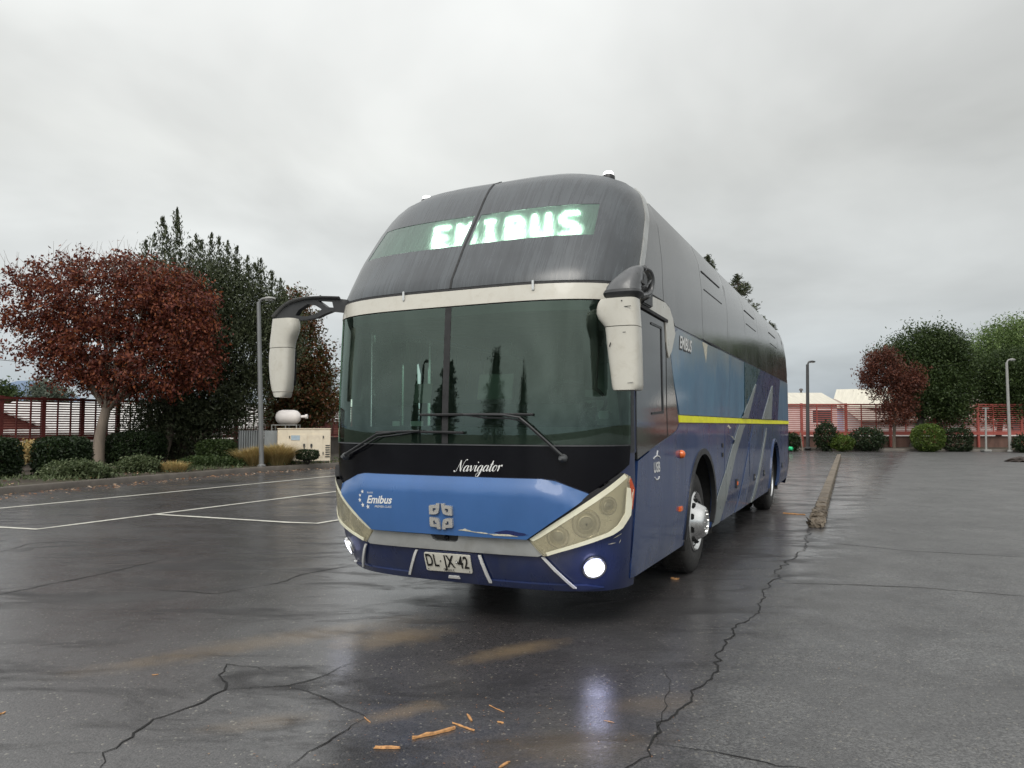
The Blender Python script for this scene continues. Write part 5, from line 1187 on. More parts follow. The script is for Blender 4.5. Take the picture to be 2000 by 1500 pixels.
conifer('tallest conifer, its spiky top rising over the bus roof line', (1441, 535), 30, 1.15, 60, 21)
conifer('conifer whose tip just clears the front half of the bus roof', (1381, 497), 31, .3, 30, 22)
conifer('conifer whose tip just clears the rear end of the bus roof', (1503, 627), 36, .3, 30, 23)

# hedges and shrubs: clipped solids made of leaves
def bush(name, label, cat, group, Y, box, mat, n, leaf=.07, seed=1, clipped=True, base_py=None, depth=1.0, p=4):
    x0, y0, x1, y1 = box; rs = np.random.RandomState(seed); c0 = at(x0, y0, Y); c1 = at(x1, y1, Y)
    cx_, w = (c0.x + c1.x) / 2, (c1.x - c0.x) / 2; zb, zt = c1.z, c0.z; h = (zt - zb) / 2; dp = w * depth
    base = Vector((cx_, Y, max(zb, .05))); root = empty(name, base, label=label, cat=cat, group=group)
    d = unit(rs.normal(size=(n, 3))); k = (np.abs(d) ** p).sum(1) ** (-1 / p) if clipped else np.ones(n)
    rr = (.62 + .38 * rs.random(n) ** .35) * (1 + rs.normal(size=n) * (.025 if clipped else .10))
    P = d * (k * rr)[:, None] * np.array([w, dp, h]); P[:, 2] += (zb + h) - base.z
    if not clipped: P += rs.normal(size=P.shape) * .05
    A = unit(rs.normal(size=P.shape) + d * .5); leaf_mesh('foliage', P, A, leaf * rs.uniform(.6, 1.4, n), mat, root, rs, .5)
    mb = MB()
    for i in range(9):
        q = P[rs.randint(n)] * .85; mb.tube([(q[0] * .15, q[1] * .15, -.02), (q[0] * .6, q[1] * .6, max(.05, q[2] * .5)), tuple(q)], [.025, .016, .006], 5)
    mb.build('stems', M['bark_dark'], root); return root
HL = 'clipped dark hedges along the left fence'
bush('hedge', 'clipped dark hedge cut off by the left edge of the photo', 'hedge', HL, 19.3, (-60, 855, 26, 942), M['leaf_hedge'], 9000, .09, 31)
bush('hedge', 'square clipped dark hedge left of the red tree trunk', 'hedge', HL, 20.7, (78, 853, 166, 934), M['leaf_hedge'], 9000, .09, 32)
bush('hedge', 'wide clipped dark hedge right of the red tree trunk', 'hedge', HL, 26.4, (218, 843, 314, 910), M['leaf_hedge'], 9000, .09, 33)
bush('hedge', 'lighter clipped hedge between the evergreen and the metal sheets', 'hedge', HL, 26.6, (390, 858, 458, 908), M['leaf_green'], 6500, .08, 34)
bush('low_shrub', 'long low spreading shrub with pale leaf tips under the red tree', 'shrub', None, 19.3, (90, 904, 212, 940), M['leaf_low'], 9000, .09, 35, False, depth=.5)
bush('low_shrub', 'rounded low shrub with pale leaf tips between the two big trees', 'shrub', None, 21.6, (234, 894, 308, 928), M['leaf_low'], 6000, .09, 36, False, depth=.7)
bush('low_shrub', 'low green ground shrub in front of the light hedge', 'shrub', None, 24.9, (350, 894, 478, 916), M['leaf_green'], 5600, .08, 37, False, depth=.4)
bush('yellow_shrub', 'yellowing shrub between the hedges under the left fence', 'shrub', None, 22.5, (26, 864, 92, 902), M['leaf_gold'], 1800, .10, 38, False)
def grass_tuft(label, Y, px, base_py, hpx, wpx, mat, n, seed):
    rs = np.random.RandomState(seed); b = at(px, base_py, Y); root = empty('ornamental_grass', b, label=label, cat='grass clump', group='ornamental grasses along the left kerb'); k = Y / F
    vs = []; fs = []
    for i in range(n):
        a = rs.uniform(0, 6.28); rr = rs.random() ** .6; o = Vector((math.cos(a) * rr * wpx * k * .35, math.sin(a) * rr * wpx * k * .35, 0)); L = hpx * k * rs.uniform(.55, 1.15)
        d = Vector((math.cos(a) * rr * .65 + rs.normal() * .12, math.sin(a) * rr * .65 + rs.normal() * .12, 1)).normalized(); w = Vector((-d.y, d.x, 0)); w = w.normalized() if w.length > 1e-3 else Vector((1, 0, 0)); w = w * rs.uniform(.005, .011)
        p0 = o; p1 = o + d * L * .6; p2 = p1 + (d + Vector((d.x * 1.2, d.y * 1.2, -.35))) * L * .4; q = len(vs)
        vs += [p0 - w, p0 + w, p1 + w * .8, p1 - w * .8, p2]; fs += [(q, q + 1, q + 2, q + 3), (q + 3, q + 2, q + 4)]
    mesh_obj('blades', vs, fs, mat, root, False)
grass_tuft('golden feathery grass clump left of the near lamp post', 25.5, 499, 912, 44, 70, M['leaf_gold'], 3600, 41)
grass_tuft('golden green grass clump right of the near lamp post', 25.7, 540, 911, 50, 58, M['leaf_gold'], 3800, 42)
grass_tuft('straggly yellow grass at the foot of the evergreen', 22.0, 338, 922, 26, 62, M['leaf_gold'], 700, 43)
bush('topiary_shrub', 'small cup-shaped clipped shrub in front of the cream cabinet', 'shrub', None, 25.9, (580, 878, 621, 898), M['leaf_hedge'], 1900, .07, 44)
mb = MB(); b = at(600, 904, 25.9)
for q in range(9): mb.tube([(0, 0, 0), (math.cos(q * .7) * .22, math.sin(q * .7) * .2, .28)], .012, 5)
o = mb.build('stem_base', M['bark_dark'], bpy.data.objects['topiary_shrub']); o.location = (0, 0, -.2)
# right shrubs
HR = 'bushes along the right fence'
bush('bush', 'dark bush just behind the tail of the bus', 'bush', HR, 43.2, (1530, 846, 1562, 880), M['leaf_hedge'], 1700, .13, 51, False)
bush('bush', 'tall loose dark bush right of the thin lamp post', 'bush', HR, 43.6, (1592, 825, 1634, 880), M['leaf_hedge'], 2800, .13, 52, False)
bush('bush', 'low yellow green bush next to the loose dark one', 'bush', HR, 43.0, (1624, 850, 1666, 880), M['leaf_lime'], 2300, .12, 53, False)
bush('hedge', 'wide dark hedge left of the small red tree', 'hedge', HR, 43.4, (1660, 836, 1726, 880), M['leaf_hedge'], 3600, .13, 54, False)
bush('bush', 'clipped round bright green bush under the big green tree', 'bush', HR, 42.4, (1783, 828, 1842, 882), M['leaf_lime'], 5200, .12, 55, True, p=2.6)
bush('bush', 'dark square bush right of the round bright one', 'bush', HR, 42.8, (1844, 836, 1894, 882), M['leaf_hedge'], 3200, .12, 56, True)
bush('bush', 'dark bush at the right edge behind the tall pale post', 'bush', HR, 41.0, (1982, 848, 2040, 886), M['leaf_hedge'], 2800, .12, 57, False)

# ------------------------------------------------------------------ fences
M['fence_red'] = simple('dark_red_fence_paint', (.105, .018, .014), .55, 0, .25, 6)
M['fence_red2'] = simple('brick_red_fence_paint', (.32, .075, .058), .55, 0, .2, 6)
M['wallc'] = simple('damp_grey_wall', (.085, .075, .065), .8, 0, .35, 2, bump=.3, bscale=14, stretch=(1, 1, .5))
M['wallb'] = simple('brown_wood_wall', (.12, .065, .05), .8, 0, .35, 2, stretch=(1, 1, .3))
def fence(label, A, B, z0, z1, nsl, step, thin, mat, wall, hw, beam=.12, slw=.034, skip=()):
    A = Vector(A); B = Vector(B); L = (B - A).length; an = math.atan2((B - A).y, (B - A).x); root = empty('slat_fence', A, an, label=label, cat='fence')
    mb = MB()
    for i in range(nsl):
        z = z0 + beam + (z1 - z0 - beam - .10) * (i + .5) / nsl; mb.box((L / 2, 0, z), (L, .02, slw))
    mb.build('slat_panel', mat, root, False)
    mb = MB(); mb.box((L / 2, 0, z1 - .045), (L, .09, .09)); mb.build('top_rail', mat, root, False)
    mb = MB(); mb.box((L / 2, 0, z0 + beam / 2), (L, .10, beam)); mb.build('bottom_rail', mat, root, False)
    u = 0; k = 0
    while u <= L:
        thick = k % 3 == 0
        mb = MB()
        if thick: mb.box((u, .05, (z1 + .02) / 2), (.13, .13, z1 + .05))
        else: mb.box((u, -.035, (z0 + z1) / 2), (thin, .05, z1 - z0 - .02))
        mb.build('post' if thick else 'upright', mat, root, False); u += step; k += 1
    mb = MB(); mb.box((L / 2, .25, hw / 2), (L, .15, hw)); mb.build('base_wall', wall, root, False)
fence('dark red slatted fence along the left side of the lot behind the hedges', (-21.5, 18.2, .02), (-4.0, 46.5, .02), .95, 2.46, 15, .45, .045, M['fence_red'], M['wallc'], .88, slw=.046)
def afar(px, Y): 
    p = at(px, 880, Y); return (p.x, p.y, .02)
fence('brick red slatted fence closing the far right side of the lot', afar(1480, 46.5), afar(2150, 47.5), .88, 2.84, 13, .95, .06, M['fence_red2'], M['wallb'], .80, beam=.24, slw=.05)

# ------------------------------------------------------------------ houses beyond the fences
M['white_wall'] = simple('white_house_wall', (.76, .72, .70), .7, 0, .08, 2)
M['pink_wall'] = simple('pinkish_house_wall', (.72, .54, .52), .7, 0, .1, 2)
M['blue_wall'] = simple('pale_blue_gable_wall', (.44, .48, .62), .7, 0, .1, 2)
M['brown_wall'] = simple('red_brown_house_wall', (.20, .07, .055), .7, 0, .2, 2)
M['roof_pale'] = simple('pale_sheet_roof', (.60, .57, .48), .5, 0, .12, 1.5, stretch=(6, .4, 1))
M['roof_grey'] = simple('grey_brown_roof', (.33, .27, .235), .6, 0, .15, 1.5, stretch=(6, .4, 1))
M['roof_whitish'] = simple('whitish_wet_roof', (.60, .58, .56), .45, 0, .12, 1.5, stretch=(6, .4, 1))
M['win'] = simple('house_window_glass', (.06, .06, .065), .1, 0, .2, 3)
M['dark_trim'] = simple('dark_roof_trim', (.09, .08, .08), .6, 0, .2, 3)
def house(label, c, w, d, h, rh, wall, roof, rz=0, gable_x=True, windows=(), over=.35, chimney=None):
    root = empty('house', c, rz, label=label, cat='house', group='houses beyond the fences')
    mb = MB(); 
    if gable_x:      # ridge along x
        pr = [(-d / 2, 0), (d / 2, 0), (d / 2, h), (0, h + rh), (-d / 2, h)]; vs = [(s_ * w / 2, y, z) for s_ in (-1, 1) for y, z in pr]
        q = [(-d / 2 - over, h - over * rh / (d / 2)), (0, h + rh), (d / 2 + over, h - over * rh / (d / 2))]; rv = [(s_ * (w / 2 + over), y, z + e) for e in (.03, .13) for s_ in (-1, 1) for y, z in q]
    else:            # ridge along y, gable faces the viewer
        pr = [(-w / 2, 0), (w / 2, 0), (w / 2, h), (0, h + rh), (-w / 2, h)]; vs = [(x, s_ * d / 2, z) for s_ in (-1, 1) for x, z in pr]
        q = [(-w / 2 - over, h - over * rh / (w / 2)), (0, h + rh), (w / 2 + over, h - over * rh / (w / 2))]; rv = [(x, s_ * (d / 2 + over), z + e) for e in (.03, .13) for s_ in (-1, 1) for x, z in q]
    mb.add(vs, [(0, 1, 2, 3, 4), (9, 8, 7, 6, 5), (0, 5, 6, 1), (1, 6, 7, 2), (4, 9, 5, 0)]); mb.build('wall', wall, root, False)
    mb = MB(); mb.add(rv, [(6, 7, 10, 9), (7, 8, 11, 10), (0, 3, 4, 1), (1, 4, 5, 2), (0, 6, 9, 3), (2, 5, 11, 8), (0, 1, 7, 6), (1, 2, 8, 7), (3, 9, 10, 4), (4, 10, 11, 5)]); rf = mb.build('roof', roof, root, False)
    if chimney: mb = MB(); mb.tube([(chimney[0], chimney[1], h), (chimney[0], chimney[1], h + chimney[2])], .07, 8); mb.lathe([(.16, 0), (.12, .12), (.02, .16)], (chimney[0], chimney[1], h + chimney[2]), 'z', 10); mb.build('chimney', M['dark_trim'], rf)
    for x, z, ww, hh in windows:
        mb = MB(); mb.box((x, -d / 2 - .02, z), (ww + .16, .06, hh + .16)); wn_ = mb.build('window', M['white_wall'] if wall is not M['white_wall'] else M['brown_wall'], root, False)
        mb = MB(); mb.box((x, -d / 2 - .045, z), (ww, .04, hh)); mb.build('pane', M['win'], wn_, False)
    return root
def hp(px, Y): p = at(px, 880, Y); return (p.x, Y, 0)
house('house with pale flat-looking roof and one window right behind the bus tail', hp(1553, 54), 3.6, 6, 2.9, .85, M['pink_wall'], M['roof_pale'], 0, True, ((.75, 2.1, 1.3, .85),), over=.2, chimney=(.6, .2, 1.15))
house('pale blue gabled house with cream roof left of the small red tree', hp(1703, 58), 4.2, 4.6, 3.0, 1.25, M['blue_wall'], M['roof_pale'], math.radians(-32), True, ((-.5, 2.2, .8, .9),))
house('long house with wide brown grey roof behind the right fence', hp(1850, 58), 17, 8, 1.9, 1.55, M['white_wall'], M['roof_grey'], 0, True, ((-3, 1.4, 1.2, .7), (3, 1.4, 1.2, .7)))
house('house with whitish roof showing through the trees at the right edge', hp(1950, 74), 15, 8, 4.0, 2.6, M['white_wall'], M['roof_whitish'], 0, True)
house('low cream house between the two gables beyond the right fence', hp(1625, 66), 5.0, 6, 2.8, .75, M['white_wall'], M['roof_pale'], 0, True)
house('white-roofed house behind the slats at the left edge', hp(70, 36), 9, 7, 1.2, 1.25, M['white_wall'], M['roof_whitish'], math.radians(25), True)
house('brown gabled house with white roof behind the red tree', hp(190, 42), 8, 8, 1.4, 1.3, M['white_wall'], M['roof_whitish'], math.radians(12), True)
house('brown house with a white framed window between the cabinet and the bus', hp(640, 56), 7, 7, 1.9, 1.7, M['brown_wall'], M['roof_whitish'], math.radians(20), True, ((1.2, 1.35, .8, .7),))
house('far house with pale roof behind the evergreen', hp(330, 50), 12, 7, 1.4, 1.4, M['white_wall'], M['roof_whitish'], math.radians(8), True)
house('red brown gabled house with dark end at the far left', hp(-70, 34), 5.5, 6, 1.3, 1.2, M['brown_wall'], M['roof_whitish'], math.radians(40), False)

# ------------------------------------------------------------------ lamp posts
M['galv'] = simple('galvanised_pole', (.20, .205, .205), .45, .35, .12, 8, stretch=(1, 1, .2))
M['pale_pole'] = simple('pale_concrete_pole', (.30, .30, .285), .6, 0, .1, 6)
M['lamp_dark'] = simple('dark_lamp_housing', (.06, .06, .06), .45, .2, .1, 8)
M['lamp_glass'] = simple('lamp_glass', (.45, .46, .44), .25, 0, .1, 8)
def street_lamp(label, base, top, r, mat, arm, headmat, group='street lamps'):
    base = Vector(base); top = Vector(top); root = empty('street_lamp', base, label=label, cat='street lamp', group=group); t_ = top - base
    mb = MB(); mb.tube([(0, 0, 0), t_ * .5, t_], [r * 1.1, r, r * .85], 14); mb.lathe([(r * 1.9, -.02), (r * 1.9, .05), (r * 1.2, .10)], (0, 0, 0), 'z', 14); mb.build('pole', mat, root)
    ax, az = arm; P = catmull([t_ - Vector((0, 0, .05)), t_ + Vector((ax * .25, 0, az * .8)), t_ + Vector((ax * .6, 0, az))], 4)
    mb = MB(); mb.tube(P, r * .55, 8); mb.build('arm', mat, root)
    c = t_ + Vector((ax * .85, 0, az)); mb = MB(); L = abs(ax) * .55
    vs = []
    sq = [(c + Vector((-L * .8, 0, -.01)), .02, .03), (c + Vector((-L * .5, 0, 0)), .10, .055), (c, .15, .07), (c + Vector((L * .6, 0, -.005)), .12, .05), (c + Vector((L * .95, 0, -.02)), .03, .02)]
    mb.tube([q[0] for q in sq], [(q[2], q[1]) for q in sq], 12, squash=(0, 0, 1)); hd = mb.build('lamp_head', headmat, root)
    mb = MB(); mb.box(c + Vector((0, 0, -.066)), (L * 1.1, .18, .02), bev=.008); mb.build('diffuser', M['lamp_glass'], hd)
p0 = at(511, 912, 24.75); p1 = at(505, 590, 24.75)
street_lamp('tall galvanised street lamp with flat oval head beside the golden grass', p0, p1, .075, M['galv'], (.42, .12), M['pale_pole'])
street_lamp('slim dark street lamp with angled head behind the bus tail', at(1578, 876, 44.5), at(1577, 712, 44.5), .10, M['lamp_dark'], (.35, .18), M['lamp_dark'])
street_lamp('tall pale street lamp at the right edge of the lot', at(1973, 882, 41.5), at(1966, 708, 41.5), .075, M['pale_pole'], (.36, .16), M['pale_pole'])
sp_ = at(1926, 882, 42.2); st_ = at(1925, 798, 42.2); root = empty('sign_post', sp_, label='short thin pale post with a tiny cross top, near the right edge', cat='post')
mb = MB(); mb.tube([(0, 0, 0), st_ - sp_], [.055, .045], 10); mb.build('pole', M['pale_pole'], root)
mb = MB(); mb.box((0, 0, .06), (.42, .42, .14), bev=.03); mb.build('footing', M['pale_pole'], root)
mb = MB(); mb.box(st_ - sp_ + Vector((0, 0, .02)), (.38, .06, .05), bev=.01); mb.build('cross_arm', M['pale_pole'], root)
sp_ = at(1567, 880, 43.0); st_ = at(1563, 845, 43.0); root = empty('leaning_stake', sp_, label='short pale leaning stake at the foot of the slim dark lamp', cat='stake')
mb = MB(); mb.tube([(0, 0, 0), (st_ - sp_) * .5, st_ - sp_], [.05, .045, .035], 8); mb.build('stake_shaft', M['bark_light'], root)

ca = at(-60, 696, 34); cb_ = at(420, 716, 46); mb = MB(); mb.tube([ca.lerp(cb_, q) - Vector((0, 0, 1.2 * q * (1 - q))) for q in np.linspace(0, 1, 12)], .016, 5); o = mb.build('overhead_cable', M['lamp_dark'], None); tag(o, 'thin overhead cable crossing the sky behind the red tree', 'cable')
# ------------------------------------------------------------------ cabinet, metal sheets, tank
M['cab'] = simple('cream_cabinet_paint', (.78, .69, .54), .5, 0, .06, 3, dirt=(.45, .37, .27), dirt_amt=.4)
M['blue_label'] = simple('pale_blue_label', (.40, .50, .58), .5, 0, .1, 10)
M['sheet'] = simple('galvanised_sheet', (.26, .275, .28), .42, .5, .2, 4, stretch=(1, 1, .3))
cb0 = at(541, 907, 26.5); cb1 = at(645, 905, 27.0); zt = at(590, 838, 26.8).z; W = (cb1 - cb0).length; an = math.atan2((cb1 - cb0).y, (cb1 - cb0).x)
cab = empty('generator_cabinet', (cb0.x, cb0.y, .13), an, label='cream metal generator cabinet with double doors and side louvres by the kerb', cat='cabinet'); hC = zt - .13
mb = MB(); mb.box((W / 2, .55, hC / 2), (W, 1.1, hC), bev=.02); mb.build('housing', M['cab'], cab)
mb = MB(); mb.box((W / 2, .55, .05), (W * .96, 1.13, .10)); mb.build('base_rail', M['dark_trim'], cab)
for x0, x1 in ((.225, .565), (.57, .86)):
    mb = MB(); mb.box(((x0 + x1) / 2 * W, -.008, hC * .52), ((x1 - x0) * W - .03, .02, hC * .66), bev=.006); dr = mb.build('door', M['cab'], cab)
    hx = x1 * W - .12 if x0 < .3 else x0 * W + .12
    mb = MB(); mb.box((hx, -.03, hC * .53), (.07, .03, .11), bev=.006); mb.build('handle', M['lamp_dark'], dr)
    mb = MB(); mb.box((hx, -.025, hC * .46), (.05, .02, .03), bev=.004); mb.build('keyhole', M['lamp_dark'], dr)
for x in (.225, .86):
    for z in (.3, .77):
        mb = MB(); mb.box((x * W, -.02, hC * z), (.03, .025, .09)); mb.build('hinge', M['lamp_dark'], cab)
mb = MB(); mb.box((.335 * W, -.026, hC * .75), (.30, .008, .17)); mb.build('notice', M['blue_label'], cab)
for k in range(6):
    mb = MB(); mb.box((.945 * W, -.012, hC * (.20 + .065 * k)), (.16, .03, .03), bev=.005); mb.build('louvre', M['lamp_dark'], cab)
mb = MB(); mb.box((W / 2, .55, hC + .012), (W + .04, 1.14, .03), bev=.01); mb.build('lid', M['cab'], cab)
q0 = at(464, 912, 26.6); q1 = at(540, 908, 26.7); W2_ = (q1 - q0).length; an = math.atan2((q1 - q0).y, (q1 - q0).x); zt = at(500, 841, 26.6).z
sh = empty('metal_sheet_fence', (q0.x, q0.y, .16), an, label='grey ribbed metal sheet screen standing left of the cream cabinet', cat='metal fence')
mb = MB(); n_ = 44; vs = []
for i in range(n_ + 1):
    x = W2_ * .66 * i / n_; y = .06 * (1 if (i % 4) in (1, 2) else 0); vs += [(x, y, 0), (x, y, zt - .16)]
mb.add(vs, [(2 * i, 2 * i + 2, 2 * i + 3, 2 * i + 1) for i in range(n_)]); mb.build('ribbed_sheet', M['sheet'], sh, False)
mb = MB(); mb.box((W2_ * .835, .03, (zt - .16) / 2), (W2_ * .33, .03, zt - .16), bev=.005); mb.build('flat_sheet', M['sheet'], sh)
mb = MB(); mb.box((W2_ / 2, .08, zt - .2), (W2_, .04, .05)); mb.build('top_bar', M['sheet'], sh)
tk = at(566, 815, 28.4); root = empty('storage_tank', (tk.x, tk.y, .16), label='small white horizontal tank on a metal frame above the cream cabinet', cat='tank'); zc = tk.z - .16
mb = MB(); mb.lathe([(.02, -.54), (.16, -.50), (.25, -.40), (.28, -.28), (.28, .16), (.25, .28), (.15, .38), (.06, .41)], (0, 0, zc), 'x', 24); mb.build('tank_body', M['white_wall'], root)
mb = MB(); mb.tube([(.43, 0, zc + .02), (.62, 0, zc + .03)], .055, 10); mb.tube([(.60, 0, zc + .03), (.68, 0, zc + .03)], .085, 10); mb.build('nozzle', M['white_wall'], root)
for x in (-.62, -.1, .32):
    mb = MB(); mb.tube([(x, -.2, -.05), (x, -.2, zc - .28)], .022, 6); mb.tube([(x, .25, -.05), (x, .25, zc - .28)], .022, 6); mb.build('frame_leg', M['pale_pole'], root)
mb = MB(); mb.tube([(-.62, -.2, zc - .30), (.34, -.2, zc - .30)], .022, 6); mb.tube([(-.62, .25, zc - .30), (.34, .25, zc - .30)], .022, 6); mb.build('frame_rail', M['pale_pole'], root)

# ------------------------------------------------------------------ hill
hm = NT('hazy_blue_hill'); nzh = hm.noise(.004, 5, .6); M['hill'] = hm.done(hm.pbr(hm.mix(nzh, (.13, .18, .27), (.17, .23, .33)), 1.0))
Yh = 1800; prof = [(-2000, 820), (-700, 815), (-300, 800), (-120, 790), (0, 785), (25, 768), (40, 752), (62, 743), (85, 748), (110, 765), (150, 785), (260, 800), (500, 812), (900, 818), (1400, 820), (2500, 822)]
vs = []; ns = 7
for px, py in prof:
    tp = at(px, py, Yh)
    for k in range(ns): q = k / (ns - 1); vs.append((tp.x, Yh + (q - 1) * 300 + (q > 1), tp.z * math.sin(q * math.pi / 2) - 1 * (1 - q)))
    vs.append((tp.x, Yh + 500, -2))
m_ = ns + 1; mb = MB(); mb.add(vs, [(i * m_ + j, (i + 1) * m_ + j, (i + 1) * m_ + j + 1, i * m_ + j + 1) for i in range(len(prof) - 1) for j in range(m_ - 1)])
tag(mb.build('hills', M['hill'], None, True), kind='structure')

# ------------------------------------------------------------------ small things on the ground
M['wood'] = simple('orange_bark_wood', (.48, .25, .10), .7, 0, .4, 30, bump=.5, bscale=60, dirt=(.16, .07, .03), dirt_amt=.7, dscale=25)
M['lump_green'] = simple('bright_green_surface', (.02, .55, .22), .4, 0, .1, 10)
def chip(label, a, b, w, h, seed, group='pieces of broken bark on the asphalt'):
    r = random.Random(seed); A_, B_ = gpt(*a), gpt(*b); d = B_ - A_; L = d.length; d.normalize(); n = Vector((-d.y, d.x, 0)); mb = MB(); k = 7; vs = []
    for i in range(k):
        q = i / (k - 1); tw = w * (.35 + .65 * math.sin(math.pi * min(1, max(0, .12 + .8 * q)))) * r.uniform(.75, 1.15); hh = h * r.uniform(.6, 1.1); c = d * L * q + n * r.uniform(-.1, .1) * w
        for s_, z in ((-.5, .002), (-.42, hh * .8), (0, hh), (.45, hh * .6), (.5, .002)): vs.append(c + n * s_ * tw + d * r.uniform(-.006, .006) + Vector((0, 0, z)))
    fs = [(i * 5 + j, (i + 1) * 5 + j, (i + 1) * 5 + (j + 1) % 5, i * 5 + (j + 1) % 5) for i in range(k - 1) for j in range(5)] + [[4, 3, 2, 1, 0], [(k - 1) * 5 + j for j in range(5)]]
    mb.add(vs, fs); o = mb.build('bark_chip', M['wood'], None, True, .5); o.location = A_; tag(o, label, 'bark chip', group); return o
chip('longest orange bark piece lying in front of the bus', (805, 1444), (887, 1424), .032, .016, 1)
chip('flat orange bark piece nearest the bottom edge, left of the longest', (732, 1461), (780, 1462), .026, .012, 2)
chip('ragged bark splinter touching the right end of the longest piece', (884, 1413), (926, 1428), .016, .009, 3)
chip('short upright-looking splinter right of the longest piece', (913, 1396), (922, 1410), .014, .01, 4)
chip('thin dark splinter farthest right of the bark pieces', (955, 1378), (985, 1392), .008, .006, 5)
chip('square orange crumb right of the bark splinters', (973, 1411), (984, 1413), .016, .008, 6)
chip('bark piece at the very left edge of the photo', (-6, 1397), (11, 1392), .02, .01, 7)
chip('small yellow chip alone left of the cracks', (298, 1319), (308, 1318), .012, .006, 8)
chip('bark piece cut by the bottom edge below the splinters', (975, 1500), (995, 1488), .02, .01, 9)
chip('thin tan stick on the dark asphalt right of centre', (1180, 1408), (1200, 1412), .006, .005, 10)
chip('brown bark crumb by the front wheel of the bus', (1310, 1131), (1326, 1132), .05, .02, 11)
chip('brown stick lying toward the median kerb', (1530, 1003), (1573, 1006), .05, .02, 12)
chip('tan splinter at the end of the short crack', (712, 1402), (724, 1412), .008, .006, 13)
rs = np.random.RandomState(77)
def scatter(name, label, cat, pts, size, mat, wr=.5, lift=.012):
    n = len(pts); A = unit(np.concatenate([rs.normal(size=(n, 2)), rs.normal(size=(n, 1)) * .12], 1)); C = np.array(pts); C[:, 2] += lift
    W_ = unit(np.cross(A, np.array([0, 0, 1.0]) + rs.normal(size=(n, 3)) * .25)); s = (size * rs.uniform(.5, 1.4, n))[:, None]
    v = np.stack([C - A * s * .5, C + W_ * s * wr * .5, C + A * s * .5, C - W_ * s * wr * .5], 1).reshape(-1, 3); v[:, 2] = np.maximum(v[:, 2], C[:, 2].repeat(4) - lift + .004)
    o = mesh_obj(name, v, [(4 * i, 4 * i + 1, 4 * i + 2, 4 * i + 3) for i in range(n)], mat, None, False); return tag(o, label, cat, kind='stuff')
pts = []
for _ in range(850):
    q = rs.uniform(15, 29); i = min(range(len(KP)), key=lambda k_: abs(KP[k_].y - q) if KP[k_].x < 0 else 99); p = KP[i]; dx_ = abs(rs.normal()) * .55
    if rs.random() < .35: pts.append((p.x + (q - p.y) * .3 - dx_ * 1.2 - .2, q, .17))
    else: pts.append((p.x + (q - p.y) * .4 + dx_ + .05, q, 0))
gp = []
for _ in range(9000):
    q = rs.uniform(4, 40); i = min(range(len(KP)), key=lambda k_: abs(KP[k_].y - q) if KP[k_].x < 6 else 99); p = KP[i]
    d_ = .2 + abs(rs.normal()) * 1.3
    if math.sin(q * 1.7 + d_) + rs.normal() * .5 > -.2: gp.append((p.x + (q - p.y) * .35 - d_, q, .15 + min(.06, d_ * .05)))
def cover(name, label, cat, pts, size, mat):
    n = len(pts); C = np.array(pts); A = unit(rs.normal(size=(n, 3)) * .6 + np.array([0, 0, .8])); o = leaf_mesh(name, C + A * size * .3, A, size * rs.uniform(.5, 1.5, n), mat, None, rs, .3); return tag(o, label, cat, kind='stuff')
cover('ground_cover', 'sparse grass and weeds covering the bed behind the left kerb', 'ground cover', gp, .11, M['leaf_low'])
scatter('fallen_leaves', 'fallen brown and tan leaves strewn along the left kerb', 'fallen leaves', pts, .085, M['litter'])
pts = [(rs.normal() * .55 - .2, 3.85 + rs.normal() * .35, 0) for _ in range(230)] + [(rs.uniform(-3, 4), rs.uniform(3.3, 9), 0) for _ in range(90)]
scatter('bark_crumbs', 'tiny orange and tan wood crumbs scattered on the near asphalt', 'wood crumbs', pts, .012, M['litter'], .45, .003)
pb = gpt(1545, 882); pb = at(1544, 880, 40.0)  # lump made up in place of an unidentified small green glowing thing
bm = bmesh.new(); bmesh.ops.create_icosphere(bm, subdivisions=3, radius=.13); r = random.Random(2)
for v in bm.verts: v.co = v.co * (1 + .25 * math.sin(v.co.x * 40 + v.co.z * 31) * math.cos(v.co.y * 37)); v.co.z = max(-.08, v.co.z * .9)
me = bpy.data.meshes.new('green_lump'); bm.to_mesh(me); bm.free(); me.materials.append(M['lump_green']); o = bpy.data.objects.new('green_lump', me); scene.collection.objects.link(o); o.location = (pb.x, pb.y, .25)
tag(o, 'small bright green bag lying at the far kerb beside the bus tail', 'lump')
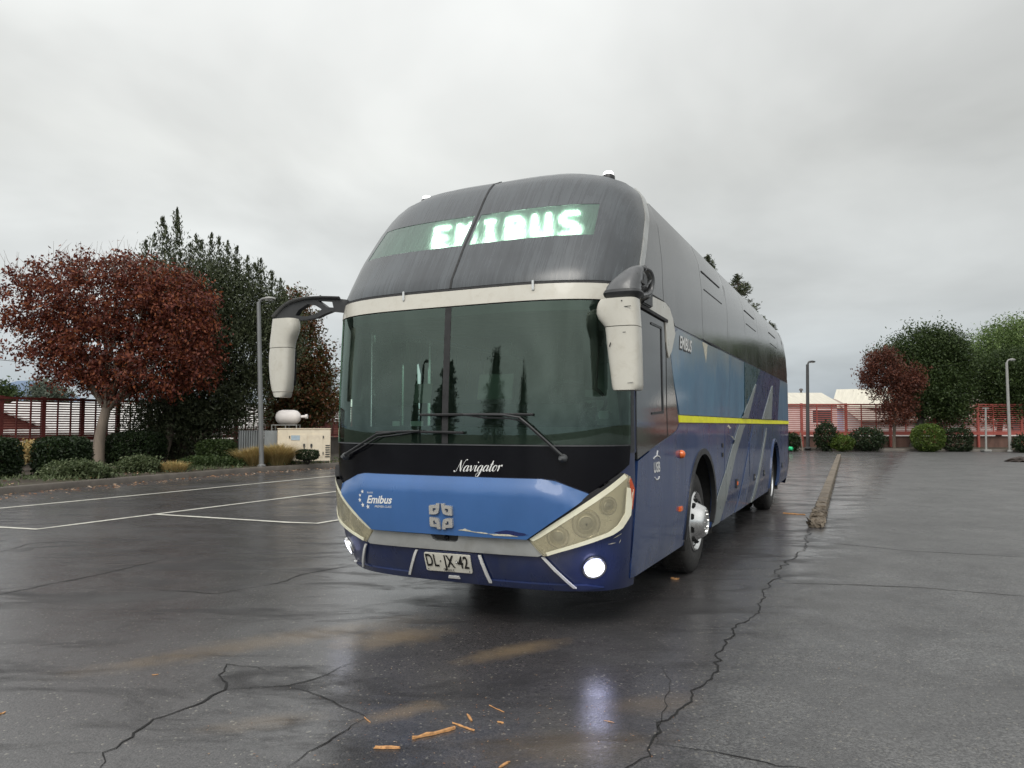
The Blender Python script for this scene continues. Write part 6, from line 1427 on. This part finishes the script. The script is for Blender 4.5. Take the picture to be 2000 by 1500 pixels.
# dark heap at the right edge
bm = bmesh.new(); bmesh.ops.create_icosphere(bm, subdivisions=4, radius=1)
for v in bm.verts: k_ = 1 + .12 * math.sin(v.co.x * 9) * math.cos(v.co.y * 11 + v.co.z * 7) + .05 * math.sin(v.co.x * 31 + v.co.y * 27); v.co = Vector((v.co.x * .75 * k_, v.co.y * .5 * k_, max(0, v.co.z) * .20 * k_))
me = bpy.data.meshes.new('soil_heap'); bm.to_mesh(me); bm.free(); me.materials.append(simple('dark_heap', (.04, .03, .025), .8, 0, .4, 12, bump=.6)); o = bpy.data.objects.new('soil_heap', me); scene.collection.objects.link(o); p = gpt(2003, 902); o.location = p
tag(o, 'low dark heap of debris on the asphalt at the right edge', 'debris heap')

# ------------------------------------------------------------------ things behind the photographer, seen mirrored in the windscreen
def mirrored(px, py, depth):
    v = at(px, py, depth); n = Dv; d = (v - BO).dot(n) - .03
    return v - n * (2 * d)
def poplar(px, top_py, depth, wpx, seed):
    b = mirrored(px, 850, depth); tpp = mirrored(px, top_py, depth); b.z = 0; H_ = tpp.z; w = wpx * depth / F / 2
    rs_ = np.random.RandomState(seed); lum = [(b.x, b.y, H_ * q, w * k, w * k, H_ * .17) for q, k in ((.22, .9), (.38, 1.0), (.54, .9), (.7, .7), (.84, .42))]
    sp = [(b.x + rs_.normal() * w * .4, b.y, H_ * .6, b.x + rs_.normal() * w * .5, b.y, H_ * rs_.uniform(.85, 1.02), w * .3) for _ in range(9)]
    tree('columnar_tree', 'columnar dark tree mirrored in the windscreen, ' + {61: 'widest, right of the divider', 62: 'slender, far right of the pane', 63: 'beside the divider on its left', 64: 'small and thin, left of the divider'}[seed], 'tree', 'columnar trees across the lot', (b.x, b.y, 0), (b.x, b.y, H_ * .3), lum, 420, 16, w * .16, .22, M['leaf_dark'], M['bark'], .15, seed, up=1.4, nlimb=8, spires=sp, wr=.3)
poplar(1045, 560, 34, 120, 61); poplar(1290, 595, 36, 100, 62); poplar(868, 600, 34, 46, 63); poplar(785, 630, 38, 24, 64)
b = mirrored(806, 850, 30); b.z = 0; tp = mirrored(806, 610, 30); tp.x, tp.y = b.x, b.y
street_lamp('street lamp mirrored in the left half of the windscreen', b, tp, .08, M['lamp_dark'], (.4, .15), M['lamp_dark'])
